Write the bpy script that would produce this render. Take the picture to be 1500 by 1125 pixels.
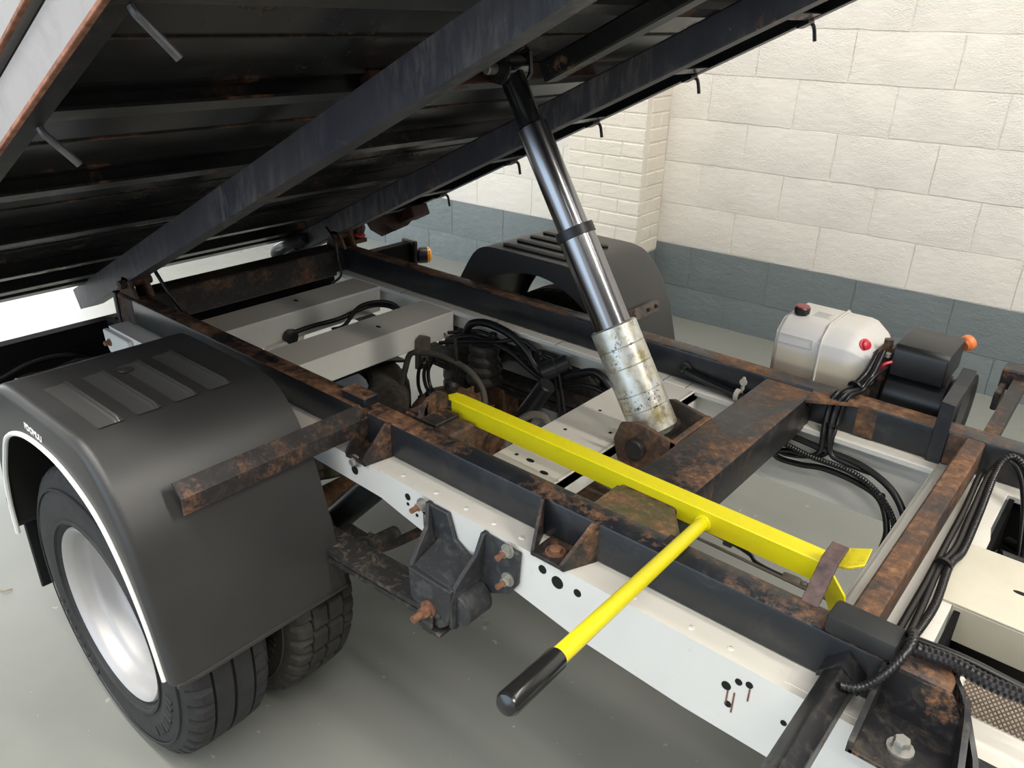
import bpy, bmesh, math, random
from mathutils import Vector, Matrix
random.seed(7)
S = bpy.context.scene
for o in list(bpy.data.objects): bpy.data.objects.remove(o, do_unlink=True)
COL = S.collection
PI = math.pi

# ------------------------------------------------------------------ camera
cd = bpy.data.cameras.new('camera'); cam = bpy.data.objects.new('camera', cd); COL.objects.link(cam)
cd.sensor_width = 36.0; cd.lens = 1147.05/1500*36.0; cd.clip_start = 0.05; cd.clip_end = 200
R0 = (0.76199832, 0.64717864, 0.02276764); R1 = (0.29248339, -0.31258111, -0.90374029); R2 = (-0.57776468, 0.69530775, -0.42747528)
cam.matrix_world = Matrix(((R0[0], -R1[0], -R2[0], 0), (R0[1], -R1[1], -R2[1], 0), (R0[2], -R1[2], -R2[2], 1.65), (0, 0, 0, 1)))
S.camera = cam

# ------------------------------------------------------------------ world, lights, exposure
w = bpy.data.worlds.new('world'); S.world = w; w.use_nodes = True
w.node_tree.nodes['Background'].inputs[0].default_value = (0.95, 0.97, 1.0, 1)
w.node_tree.nodes['Background'].inputs[1].default_value = 1.15
def area(name, loc, target, sx, sy, power, color):
    l = bpy.data.lights.new(name, 'AREA'); l.shape = 'RECTANGLE'; l.size = sx; l.size_y = sy; l.energy = power; l.color = color
    o = bpy.data.objects.new(name, l); COL.objects.link(o); o.location = loc
    o.rotation_euler = (Vector(target)-Vector(loc)).to_track_quat('-Z', 'Y').to_euler(); return o
area('door_daylight', (-10.0, 1.5, 2.2), (-2.0, 1.8, 0.6), 5.0, 3.6, 340, (0.96, 0.99, 1.0))
area('side_daylight', (-2.2, -4.8, 1.9), (-0.8, 2.0, 0.9), 5.0, 2.6, 95, (0.50, 0.74, 1.0))
area('ceiling_tube_or_fill', (-0.6, -0.25, 4.1), (-0.6, -0.25, 0), 6.0, 0.25, 215, (1.0, 0.96, 0.90))
area('ceiling_tube_or_fill', (-0.6, -1.7, 4.1), (-0.6, -1.7, 0), 6.0, 0.25, 110, (1.0, 0.96, 0.90))
area('ceiling_tube_or_fill', (0.2, 2.9, 4.1), (0.2, 2.9, 0), 6.0, 0.25, 95, (1.0, 0.95, 0.88))
area('ceiling_tube_or_fill', (2.3, 1.3, 4.1), (1.3, 1.3, 0), 0.25, 5.0, 330, (1.0, 0.95, 0.87))  # added fill lamp, brightens the chassis interior under the raised bed
vs = S.view_settings; vs.view_transform = 'Standard'; vs.look = 'None'; vs.exposure = 0.0; vs.gamma = 1.0; vs.use_curve_mapping = False

# ------------------------------------------------------------------ materials
def newmat(name):
    m = bpy.data.materials.new(name); m.use_nodes = True
    nt = m.node_tree; return m, nt, nt.nodes['Principled BSDF']
def noise(nt, scale, detail=4, rough=0.6, dist=0.0, vec=None):
    n = nt.nodes.new('ShaderNodeTexNoise'); n.inputs['Scale'].default_value = scale; n.inputs['Detail'].default_value = detail
    n.inputs['Roughness'].default_value = rough; n.inputs['Distortion'].default_value = dist
    if vec is None:
        g = nt.nodes.new('ShaderNodeNewGeometry'); vec = g.outputs['Position']
    nt.links.new(vec, n.inputs['Vector']); return n.outputs['Fac']
def ramp(nt, fac, stops):
    r = nt.nodes.new('ShaderNodeValToRGB'); e = r.color_ramp.elements
    while len(e) < len(stops): e.new(0.5)
    for k, (p, c) in enumerate(stops):
        e[k].position = p; e[k].color = (c[0], c[1], c[2], 1) if not isinstance(c, (int, float)) else (c, c, c, 1)
    nt.links.new(fac, r.inputs[0]); return r.outputs[0]
def mix(nt, fac, a, b):
    x = nt.nodes.new('ShaderNodeMix'); x.data_type = 'RGBA'
    if isinstance(fac, (int, float)): x.inputs[0].default_value = fac
    else: nt.links.new(fac, x.inputs[0])
    for s, v in ((6, a), (7, b)):
        if isinstance(v, tuple): x.inputs[s].default_value = (v[0], v[1], v[2], 1)
        else: nt.links.new(v, x.inputs[s])
    return x.outputs[2]
def math_(nt, op, a, b):
    x = nt.nodes.new('ShaderNodeMath'); x.operation = op; x.use_clamp = True
    for i, v in enumerate((a, b)):
        if isinstance(v, (int, float)): x.inputs[i].default_value = v
        else: nt.links.new(v, x.inputs[i])
    return x.outputs[0]
def bump(nt, bsdf, h, strength, dist=0.01):
    b = nt.nodes.new('ShaderNodeBump'); b.inputs['Strength'].default_value = strength; b.inputs['Distance'].default_value = dist
    nt.links.new(h, b.inputs['Height']); nt.links.new(b.outputs[0], bsdf.inputs['Normal'])
def upmask(nt):
    g = nt.nodes.new('ShaderNodeNewGeometry'); s = nt.nodes.new('ShaderNodeSeparateXYZ')
    nt.links.new(g.outputs['True Normal'], s.inputs[0]); return ramp(nt, s.outputs[2], [(0.6, 0), (0.8, 1)])
def plain(name, col, rough=0.5, metal=0.0, var=0.0, scale=12, bmp=0.0, bscale=60, coat=0.0):
    m, nt, b = newmat(name); b.inputs['Roughness'].default_value = rough; b.inputs['Metallic'].default_value = metal
    b.inputs['Coat Weight'].default_value = coat
    if var:
        c2 = tuple(max(0, c*(1-var)) for c in col); c1 = tuple(min(1, c*(1+var*0.6)) for c in col)
        nt.links.new(ramp(nt, noise(nt, scale), [(0.3, c2), (0.7, c1)]), b.inputs['Base Color'])
    else: b.inputs['Base Color'].default_value = (*col, 1)
    if bmp: bump(nt, b, noise(nt, bscale, 3), bmp, 0.004)
    return m
RUST_D, RUST_M, RUST_L = (0.050, 0.028, 0.020), (0.185, 0.088, 0.042), (0.38, 0.19, 0.085)
def rusty(name, base, lo, hi, rough=0.4, scale=9, dirt=(0.09, 0.085, 0.085), dirtamt=0.25, top=None, topcol=None):
    """paint over rust: noise decides where the paint is gone; top=(lo,hi) gives upward faces their own amount of rust"""
    m, nt, b = newmat(name)
    n = math_(nt, 'ADD', math_(nt, 'MULTIPLY', noise(nt, scale*0.7, 6, 0.62, 0.2), 0.62), math_(nt, 'MULTIPLY', noise(nt, scale*7, 6, 0.72), 0.38))
    mask = ramp(nt, n, [(lo, 0), (hi, 1)])
    if top:
        mk2 = ramp(nt, n, [(top[0], 0), (top[1], 1)])
        mask = mix(nt, upmask(nt), mask, mk2)
    rc = ramp(nt, noise(nt, scale*6, 6, 0.7), [(0.28, RUST_D), (0.5, RUST_M), (0.72, topcol or RUST_L)])
    sc = ramp(nt, noise(nt, scale*2.6, 8, 0.75, 0.8), [(0.50, 0), (0.70, 1)])
    pc = mix(nt, math_(nt, 'MULTIPLY', sc, dirtamt), base, dirt)
    nt.links.new(mix(nt, mask, pc, rc), b.inputs['Base Color'])
    nt.links.new(ramp(nt, mask, [(0, rough), (1, 0.85)]), b.inputs['Roughness'])
    bump(nt, b, math_(nt, 'ADD', math_(nt, 'MULTIPLY', noise(nt, scale*14, 4), mask), 0.02), 0.35, 0.004)
    return m
M = {}
def runner_mat():
    m, nt, b = newmat('scuffed_runner_paint')
    g = nt.nodes.new('ShaderNodeNewGeometry'); mp = nt.nodes.new('ShaderNodeMapping'); mp.inputs['Scale'].default_value = (1, 1, 0.22); mp.inputs['Rotation'].default_value = (0, math.radians(12), 0)
    nt.links.new(g.outputs['Position'], mp.inputs[0])
    pc = ramp(nt, noise(nt, 5, 4), [(0.35, (0.042, 0.044, 0.064)), (0.65, (0.074, 0.073, 0.080))])
    streak = math_(nt, 'MULTIPLY', ramp(nt, noise(nt, 34, 8, 0.72, 0.3, mp.outputs[0]), [(0.46, 0), (0.72, 1)]), ramp(nt, noise(nt, 3.2, 3), [(0.40, 0.1), (0.58, 1)]))
    pc = mix(nt, math_(nt, 'MULTIPLY', streak, 0.75), pc, (0.26, 0.245, 0.24))
    sp = ramp(nt, noise(nt, 90, 3), [(0.70, 0), (0.74, 1)]); pc = mix(nt, math_(nt, 'MULTIPLY', sp, 0.5), pc, (0.4, 0.4, 0.4))
    rm = ramp(nt, math_(nt, 'ADD', math_(nt, 'MULTIPLY', noise(nt, 4, 5), 0.6), math_(nt, 'MULTIPLY', noise(nt, 40, 5), 0.4)), [(0.60, 0), (0.66, 1)])
    nt.links.new(mix(nt, rm, pc, (0.22, 0.12, 0.065)), b.inputs['Base Color']); b.inputs['Roughness'].default_value = 0.42
    bump(nt, b, streak, 0.12, 0.003); return m
M['black'] = rusty('black_paint', (0.012, 0.014, 0.018), 0.66, 0.72, 0.36, 8, dirtamt=0.2)
M['black_top'] = rusty('black_paint_rust_top', (0.014, 0.016, 0.020), 0.68, 0.74, 0.32, 6, dirt=(0.085, 0.08, 0.07), dirtamt=0.3, top=(0.45, 0.56))
M['black_worn'] = rusty('worn_black_steel', (0.016, 0.015, 0.016), 0.60, 0.70, 0.42, 10, dirt=(0.12, 0.105, 0.09), dirtamt=0.4, top=(0.47, 0.62))
M['runner'] = runner_mat()
M['under'] = rusty('underbody_black', (0.012, 0.012, 0.013), 0.58, 0.66, 0.30, 5, dirt=(0.07, 0.06, 0.05), dirtamt=0.4)
M['flange'] = rusty('flange_sheen_black', (0.042, 0.040, 0.039), 0.565, 0.63, 0.28, 4, dirt=(0.13, 0.12, 0.11), dirtamt=0.5)  # base lifted to stand in for floor light reflected on the flange undersides
M['floorpan'] = rusty('floor_pan_black', (0.022, 0.022, 0.023), 0.57, 0.64, 0.25, 3.5, dirt=(0.07, 0.066, 0.062), dirtamt=0.4)
M['rust'] = rusty('rusted_steel', (0.035, 0.028, 0.026), 0.43, 0.60, 0.6, 9, dirtamt=0.4)
M['rust_dark'] = rusty('dark_rusted_steel', (0.018, 0.015, 0.015), 0.50, 0.64, 0.5, 11, dirtamt=0.4)
M['strapsteel'] = plain('purple_brown_strap', (0.105, 0.066, 0.062), 0.6, 0, 0.6, 45, 0.3)
M['armgrey'] = plain('grey_brown_steel', (0.13, 0.105, 0.09), 0.6, 0, 0.5, 30)
M['blackplate'] = rusty('chipped_black_plate', (0.014, 0.014, 0.016), 0.56, 0.63, 0.36, 12, dirt=(0.14, 0.12, 0.09), dirtamt=0.45)
M['olive'] = rusty('mossy_olive_steel', (0.070, 0.062, 0.026), 0.48, 0.58, 0.7, 12, dirt=(0.14, 0.13, 0.06), dirtamt=0.6)
M['maroon'] = plain('oxide_red_steel', (0.060, 0.022, 0.016), 0.7, 0, 0.5, 18, 0.3)
M['sill'] = rusty('grey_drop_side_paint', (0.30, 0.285, 0.28), 0.72, 0.78, 0.42, 4, dirt=(0.20, 0.19, 0.19), dirtamt=0.5)
M['rust_edge'] = plain('orange_rust_edge', (0.32, 0.14, 0.085), 0.85, 0, 0.6, 40, 0.5)
def chassis_white():
    m, nt, b = newmat('chassis_white'); b.inputs['Roughness'].default_value = 0.38; b.inputs['Coat Weight'].default_value = 0.15
    base = ramp(nt, noise(nt, 2.5), [(0.3, (0.74, 0.725, 0.68)), (0.7, (0.81, 0.80, 0.76))])
    d = ramp(nt, noise(nt, 30, 8, 0.75), [(0.60, 0), (0.72, 1)])
    dust = mix(nt, math_(nt, 'MULTIPLY', upmask(nt), 0.5), base, (0.60, 0.55, 0.46))
    nt.links.new(mix(nt, math_(nt, 'MULTIPLY', d, 0.35), dust, (0.30, 0.25, 0.2)), b.inputs['Base Color'])
    bump(nt, b, noise(nt, 14, 3), 0.08, 0.004); return m
M['white'] = chassis_white()
M['cream'] = plain('cream_cover_paint', (0.60, 0.56, 0.45), 0.45, 0, 0.12, 6)
M['plastic'] = plain('mudguard_plastic', (0.030, 0.0295, 0.029), 0.40, 0, 0.15, 5, 0.06, 500)
M['ribgloss'] = plain('polished_rib_plastic', (0.05, 0.049, 0.047), 0.25)
M['plastic_dk'] = plain('slot_black', (0.006, 0.006, 0.006), 0.6)
M['trimwhite'] = plain('white_edge_trim', (0.80, 0.80, 0.76), 0.4)
M['rubber'] = plain('tyre_rubber', (0.022, 0.022, 0.023), 0.7, 0, 0.3, 30, 0.15, 200)
M['rubber_dusty'] = plain('dusty_tyre_rubber', (0.040, 0.036, 0.031), 0.85, 0, 0.35, 40, 0.2, 150)
M['sparerubber'] = plain('muddy_spare_rubber', (0.085, 0.072, 0.055), 0.9, 0, 0.5, 30, 0.2, 120)
M['rim'] = plain('silver_wheel_paint', (0.46, 0.45, 0.445), 0.45, 0.35, 0.06, 8)
M['chrome'] = plain('chrome_ram', (0.24, 0.24, 0.25), 0.20, 1.0)
M['rodblack'] = plain('gloss_black_ram', (0.012, 0.012, 0.013), 0.18, 0.0, coat=0.6)
M['collar'] = plain('dark_collar', (0.025, 0.026, 0.028), 0.4, 0.3)
def galv():
    m, nt, b = newmat('passivated_zinc'); b.inputs['Metallic'].default_value = 0.75; b.inputs['Roughness'].default_value = 0.36
    a = ramp(nt, noise(nt, 16, 6, 0.7), [(0.34, (0.36, 0.31, 0.17)), (0.46, (0.60, 0.58, 0.50)), (0.56, (0.66, 0.68, 0.66)), (0.70, (0.58, 0.64, 0.66))])
    s = ramp(nt, noise(nt, 120, 4, 0.7), [(0.55, 0), (0.62, 1)])
    s2 = math_(nt, 'MULTIPLY', s, ramp(nt, noise(nt, 12, 2), [(0.5, 0), (0.6, 1)]))
    nt.links.new(mix(nt, s2, a, (0.09, 0.075, 0.06)), b.inputs['Base Color'])
    nt.links.new(ramp(nt, noise(nt, 40, 5), [(0.35, 0.26), (0.65, 0.5)]), b.inputs['Roughness']); return m
M['galv'] = galv()
M['yellow'] = rusty('yellow_prop_paint', (0.74, 0.65, 0.006), 0.80, 0.84, 0.36, 9, dirt=(0.60, 0.45, 0.02), dirtamt=0.25)
M['yellow_worn'] = rusty('chipped_yellow_paint', (0.76, 0.64, 0.010), 0.60, 0.66, 0.45, 26, dirt=(0.45, 0.33, 0.04), dirtamt=0.6)
M['grip'] = plain('black_vinyl_grip', (0.010, 0.010, 0.010), 0.22, 0, coat=0.3)
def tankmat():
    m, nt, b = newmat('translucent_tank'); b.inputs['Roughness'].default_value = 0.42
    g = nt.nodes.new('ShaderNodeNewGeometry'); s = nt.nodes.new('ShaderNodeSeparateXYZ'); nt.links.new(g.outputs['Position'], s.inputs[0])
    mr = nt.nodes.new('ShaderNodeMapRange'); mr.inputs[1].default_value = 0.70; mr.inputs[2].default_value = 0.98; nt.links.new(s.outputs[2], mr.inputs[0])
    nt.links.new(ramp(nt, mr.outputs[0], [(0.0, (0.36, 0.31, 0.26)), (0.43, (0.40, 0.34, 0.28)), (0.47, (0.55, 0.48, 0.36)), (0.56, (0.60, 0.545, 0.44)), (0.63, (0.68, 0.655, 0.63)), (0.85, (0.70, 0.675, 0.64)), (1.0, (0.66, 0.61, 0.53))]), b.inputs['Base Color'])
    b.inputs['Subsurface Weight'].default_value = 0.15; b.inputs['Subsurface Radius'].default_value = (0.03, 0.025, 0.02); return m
M['tank'] = tankmat()
M['tankseam'] = plain('tank_seam', (0.62, 0.59, 0.54), 0.5)
M['label'] = plain('paper_label', (0.70, 0.68, 0.64), 0.6)
M['ink'] = plain('label_ink', (0.33, 0.32, 0.31), 0.7)
M['red'] = plain('red_plug', (0.62, 0.03, 0.05), 0.35)
M['capred'] = plain('dull_red_cap', (0.30, 0.06, 0.06), 0.5)
M['motor'] = plain('motor_black', (0.012, 0.013, 0.014), 0.34, 0, 0.2, 10)
M['motor_top'] = plain('dusty_cover', (0.016, 0.016, 0.017), 0.42, 0, 0.25, 15)
M['cable'] = plain('cable_black', (0.008, 0.008, 0.008), 0.38, 0, 0.3, 60)
M['conduit'] = plain('conduit_black', (0.014, 0.013, 0.014), 0.33)
M['hose_grey'] = plain('grey_brown_hose', (0.085, 0.075, 0.06), 0.65, 0, 0.3, 30)
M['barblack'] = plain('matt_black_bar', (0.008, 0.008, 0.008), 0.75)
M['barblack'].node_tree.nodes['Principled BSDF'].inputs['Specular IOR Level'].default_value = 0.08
M['hookgrey'] = plain('worn_hook_steel', (0.12, 0.12, 0.125), 0.35, 0.5, 0.3, 40)
M['beigehose'] = plain('beige_hose', (0.22, 0.19, 0.16), 0.65, 0, 0.3, 30)
M['brakepipe'] = plain('brake_pipe', (0.13, 0.11, 0.085), 0.5, 0.2, 0.3, 30)
M['steelpipe'] = plain('bright_pipe', (0.6, 0.6, 0.6), 0.3, 0.9)
M['copper'] = plain('rusted_bolt', (0.22, 0.10, 0.055), 0.75, 0, 0.5, 60, 0.3)
M['zinc'] = plain('zinc_bolt', (0.45, 0.44, 0.40), 0.45, 0.7, 0.25, 60)
M['cast'] = rusty('mud_splashed_casting', (0.030, 0.031, 0.034), 0.66, 0.75, 0.5, 12, dirt=(0.15, 0.145, 0.14), dirtamt=0.5)
M['spring'] = rusty('dusty_leaf_spring', (0.024, 0.022, 0.021), 0.70, 0.78, 0.6, 14, dirt=(0.20, 0.16, 0.12), dirtamt=0.75)
M['axle'] = rusty('rusted_axle', (0.050, 0.038, 0.026), 0.38, 0.56, 0.75, 8, dirt=(0.10, 0.075, 0.05), dirtamt=0.5)
M['bellow'] = plain('rubber_bellow', (0.040, 0.038, 0.034), 0.7, 0, 0.3, 30)
M['hole'] = plain('hole_black', (0.004, 0.004, 0.004), 0.9)
M['amber'] = plain('amber_lens', (0.85, 0.33, 0.02), 0.25, coat=0.5)
M['orange'] = plain('orange_plug', (0.80, 0.22, 0.06), 0.4)
M['redlens'] = plain('red_lens', (0.75, 0.02, 0.05), 0.25, coat=0.5)
M['clipwhite'] = plain('pale_clip', (0.55, 0.52, 0.46), 0.5)
M['mesh'] = plain('expanded_mesh', (0.15, 0.10, 0.065), 0.6, 0.3, 0.4, 30)
M['fabric'] = plain('dark_rubber_sleeve', (0.018, 0.019, 0.019), 0.72, 0, 0.3, 20, 0.3, 30)
M['straw'] = plain('straw', (0.30, 0.24, 0.16), 0.8)
def floormat():
    m, nt, b = newmat('painted_floor')
    n1 = ramp(nt, noise(nt, 0.9, 5), [(0.3, (0.198, 0.204, 0.184)), (0.7, (0.235, 0.238, 0.214))])
    sp = ramp(nt, noise(nt, 34, 3, 0.5), [(0.705, 0), (0.73, 1)])
    c = mix(nt, math_(nt, 'MULTIPLY', sp, 0.7), n1, (0.42, 0.41, 0.37))
    d = ramp(nt, noise(nt, 6, 6, 0.7), [(0.55, 0), (0.8, 1)])
    c = mix(nt, math_(nt, 'MULTIPLY', d, 0.25), c, (0.22, 0.21, 0.18))
    nt.links.new(c, b.inputs['Base Color'])
    nt.links.new(ramp(nt, noise(nt, 3, 5), [(0.3, 0.26), (0.7, 0.40)]), b.inputs['Roughness'])
    bump(nt, b, noise(nt, 20, 5), 0.06, 0.003); return m
M['floor'] = floormat()
def wallmat(name, a, bcol, rough):
    m, nt, b = newmat(name); b.inputs['Roughness'].default_value = rough
    nt.links.new(ramp(nt, noise(nt, 1.6, 4), [(0.3, a), (0.7, bcol)]), b.inputs['Base Color'])
    g = nt.nodes.new('ShaderNodeNewGeometry'); mp = nt.nodes.new('ShaderNodeMapping'); mp.inputs['Scale'].default_value = (1, 1, 1.8)
    nt.links.new(g.outputs['Position'], mp.inputs[0])
    fine = noise(nt, 95, 5, 0.6, 0.0, mp.outputs[0]); patch = ramp(nt, noise(nt, 5, 3), [(0.36, 0.25), (0.6, 1)])
    h = math_(nt, 'ADD', math_(nt, 'MULTIPLY', math_(nt, 'MULTIPLY', fine, patch), 0.55), math_(nt, 'MULTIPLY', noise(nt, 16, 4, 0.5, 0.0, mp.outputs[0]), 0.45))
    bump(nt, b, h, 0.85, 0.010); return m
M['wall_cream'] = wallmat('cream_masonry_paint', (0.74, 0.70, 0.64), (0.80, 0.765, 0.70), 0.6)
M['wall_blue'] = wallmat('slate_blue_masonry_paint', (0.150, 0.182, 0.188), (0.178, 0.208, 0.214), 0.42)
M['brickpaint'] = wallmat('cream_brick_paint', (0.74, 0.69, 0.60), (0.80, 0.75, 0.66), 0.6)
M['ceil'] = plain('ceiling_white', (0.70, 0.70, 0.68), 0.8)
M['dim'] = plain('dark_panel', (0.10, 0.10, 0.10), 0.7)

# ------------------------------------------------------------------ helpers
WL = {}
def bm_new(): return bmesh.new()
def join(bm, t):
    me = bpy.data.meshes.new('tmp'); t.to_mesh(me); t.free(); bm.from_mesh(me); bpy.data.meshes.remove(me)
def bx(bm, x0, x1, y0, y1, z0, z1, bev=0.0, T=None, seg=1):
    t = bmesh.new(); bmesh.ops.create_cube(t, size=1)
    bmesh.ops.scale(t, vec=(abs(x1-x0), abs(y1-y0), abs(z1-z0)), verts=t.verts)
    bmesh.ops.translate(t, vec=((x0+x1)/2, (y0+y1)/2, (z0+z1)/2), verts=t.verts)
    if bev: bmesh.ops.bevel(t, geom=t.edges[:], offset=bev, segments=seg, affect='EDGES', profile=0.5)
    if T is not None: bmesh.ops.transform(t, matrix=T, verts=t.verts)
    join(bm, t)
def prism(bm, poly, f, d0, d1, bev=0.0):
    """polygon poly (2d) extruded from d0 to d1; f(a,b,d) -> point"""
    t = bmesh.new()
    lo = [t.verts.new(f(a, b, d0)) for a, b in poly]; hi = [t.verts.new(f(a, b, d1)) for a, b in poly]
    t.faces.new(lo); t.faces.new(list(reversed(hi)))
    n = len(poly)
    for i in range(n): t.faces.new((lo[(i+1) % n], lo[i], hi[i], hi[(i+1) % n]))
    bmesh.ops.recalc_face_normals(t, faces=t.faces[:])
    if bev: bmesh.ops.bevel(t, geom=t.edges[:], offset=bev, segments=1, affect='EDGES')
    join(bm, t)
fXZ = lambda a, b, d: (a, d, b)
fXY = lambda a, b, d: (a, b, d)
fYZ = lambda a, b, d: (d, a, b)
def spline(pts, n=8):
    P = [Vector(p) for p in pts]
    if len(P) < 3: return P
    out = []
    for i in range(len(P)-1):
        p0 = P[i-1] if i else P[0]*2-P[1]; p1, p2 = P[i], P[i+1]; p3 = P[i+2] if i+2 < len(P) else P[-1]*2-P[-2]
        for k in range(n):
            t = k/n
            out.append(0.5*((2*p1)+(p2-p0)*t+(2*p0-5*p1+4*p2-p3)*t*t+(3*p1-p0-3*p2+p3)*t**3))
    out.append(P[-1]); return out
def tube(bm, pts, r, seg=8, n=8, corr=0.0, smooth=True):
    P = spline(pts, n) if smooth else [Vector(p) for p in pts]
    if corr:                               # corrugated conduit: evenly resampled, the radius goes up and down
        L = [0]
        for a, b in zip(P, P[1:]): L.append(L[-1]+(b-a).length)
        m = max(4, int(L[-1]/(corr*0.5))); Q = []; j = 0
        for k in range(m+1):
            s = L[-1]*k/m
            while j < len(L)-2 and L[j+1] < s: j += 1
            t = (s-L[j])/max(1e-9, L[j+1]-L[j]); Q.append(P[j].lerp(P[j+1], min(1, t)))
        P = Q
    t = bmesh.new(); up = None; rings = []
    for i, p in enumerate(P):
        d = (P[min(i+1, len(P)-1)]-P[max(i-1, 0)])
        d = d.normalized() if d.length > 1e-9 else Vector((0, 0, 1))
        if up is None: up = d.orthogonal().normalized()
        up = up-d*up.dot(d); up = up.normalized() if up.length > 1e-6 else d.orthogonal().normalized()
        v = d.cross(up); rr = r if not callable(r) else r(i/(len(P)-1))
        if corr and i % 2: rr *= 0.84
        rings.append([t.verts.new(p+up*rr*math.cos(2*PI*k/seg)+v*rr*math.sin(2*PI*k/seg)) for k in range(seg)])
    for a, b in zip(rings, rings[1:]):
        for k in range(seg): t.faces.new((a[k], a[(k+1) % seg], b[(k+1) % seg], b[k]))
    t.faces.new(list(reversed(rings[0]))); t.faces.new(rings[-1])
    join(bm, t)
def lathe(bm, prof, org, axis, seg=24, radfun=None, closed=False, caps=True):
    """prof: list of (radius, distance along axis)"""
    org = Vector(org); ax = Vector(axis).normalized(); u = ax.orthogonal().normalized(); v = ax.cross(u)
    t = bmesh.new(); rings = []
    for j, (r, a) in enumerate(prof):
        ring = []
        for k in range(seg):
            rr = r+(radfun(j, k) if radfun else 0); an = 2*PI*k/seg
            ring.append(t.verts.new(org+ax*a+(u*math.cos(an)+v*math.sin(an))*max(rr, 1e-4)))
        rings.append(ring)
    prs = list(zip(rings, rings[1:]))
    if closed: prs.append((rings[-1], rings[0]))
    for a, b in prs:
        for k in range(seg): t.faces.new((a[k], a[(k+1) % seg], b[(k+1) % seg], b[k]))
    if not closed and caps:
        if prof[0][0] > 1e-3: t.faces.new(list(reversed(rings[0])))
        if prof[-1][0] > 1e-3: t.faces.new(rings[-1])
    bmesh.ops.recalc_face_normals(t, faces=t.faces[:])
    join(bm, t)
def cyl(bm, a, b, r, seg=16, bev=0.0):
    a, b = Vector(a), Vector(b); L = (b-a).length
    pr = [(r, 0), (r, L)] if not bev else [(r-bev, 0), (r, bev), (r, L-bev), (r-bev, L)]
    lathe(bm, pr, a, b-a, seg)
def hexa(bm, a, b, r): lathe(bm, [(r*0.92, 0), (r, (Vector(b)-Vector(a)).length*0.1), (r, (Vector(b)-Vector(a)).length*0.85), (r*0.85, (Vector(b)-Vector(a)).length)], a, Vector(b)-Vector(a), 6)
def obj(name, bm, mat, parent=None, ang=35, mats=None):
    me = bpy.data.meshes.new(name)
    if parent is not None: org = WL[parent.name]
    else:
        xs = [v.co for v in bm.verts]
        org = Vector((sum(c.x for c in xs)/len(xs), sum(c.y for c in xs)/len(xs), min(c.z for c in xs)))
    bmesh.ops.translate(bm, vec=-org, verts=bm.verts)
    bm.to_mesh(me); bm.free()
    me.shade_smooth(); me.set_sharp_from_angle(angle=math.radians(ang))
    o = bpy.data.objects.new(name, me); COL.objects.link(o); me.materials.append(M[mat])
    if parent is not None: o.parent = parent
    else: o.location = org
    WL[o.name] = org; return o
def tag(o, label, cat, group=None):
    o['label'] = label; o['category'] = cat
    if group: o['group'] = group
    return o
def thing(name, label, cat, loc=(0, 0, 0), group=None):
    o = bpy.data.objects.new(name, None); COL.objects.link(o); o.location = loc; o.empty_display_size = 0.1
    WL[o.name] = Vector(loc); return tag(o, label, cat, group)
def struct(o): o['kind'] = 'structure'; return o
def copy_tree(o, parent=None):
    c = o.copy(); COL.objects.link(c)
    if parent is not None: c.parent = parent
    WL[c.name] = WL[o.name]
    for ch in o.children: copy_tree(ch, c)
    return c
def one(name, mat, fn, parent=None, **k):
    bm = bm_new(); fn(bm); return obj(name, bm, mat, parent, **k)
def box(name, mat, parent, x0, x1, y0, y1, z0, z1, bev=0.003, T=None, **k):
    bm = bm_new(); bx(bm, x0, x1, y0, y1, z0, z1, bev, T); return obj(name, bm, mat, parent, **k)
def bolt(name, a, b, r, mat, parent, washer=True):
    bm = bm_new(); hexa(bm, a, b, r)
    if washer:
        d = (Vector(b)-Vector(a)); cyl(bm, a, Vector(a)+d*0.22, r*1.5, 14)
    return obj(name, bm, mat, parent)
def disc_y(bm, x, z, y, r, t=0.002, sx=1.0):
    prism(bm, [(x+r*sx*math.cos(2*PI*k/14), z+r*math.sin(2*PI*k/14)) for k in range(14)], fXZ, y-t, y+t)

# ------------------------------------------------------------------ the room
fl = one('floor', 'floor', lambda bm: bx(bm, -14, 4.5, -5.5, 4.6, -0.1, 0.0)); struct(fl)
A = 0.0498; WD = Vector((math.cos(A), math.sin(A), 0)); WN = Vector((math.sin(A), -math.cos(A), 0))   # along the wall / into the room
WP = Vector((0, 4.2117, 0))                       # wall face where x = 0
TW = Matrix(((WD.x, WN.x, 0, WP.x), (WD.y, WN.y, 0, WP.y), (0, 0, 1, 0), (0, 0, 0, 1)))  # local (s along, d out, z)
wall = one('wall_back', 'wall_cream', lambda bm: bx(bm, -13.5, 3.6, -0.20, -0.0045, -0.05, 4.2, 0, TW)); struct(wall)
dado = one('painted_dado', 'wall_blue', lambda bm: bx(bm, -13.5, 3.6, -0.05, -0.0035, -0.04, 0.438, 0, TW), wall)
rows = [-0.045, 0.19, 0.44]
while rows[-1] < 2.75: rows.append(rows[-1]+0.2355)
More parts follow.
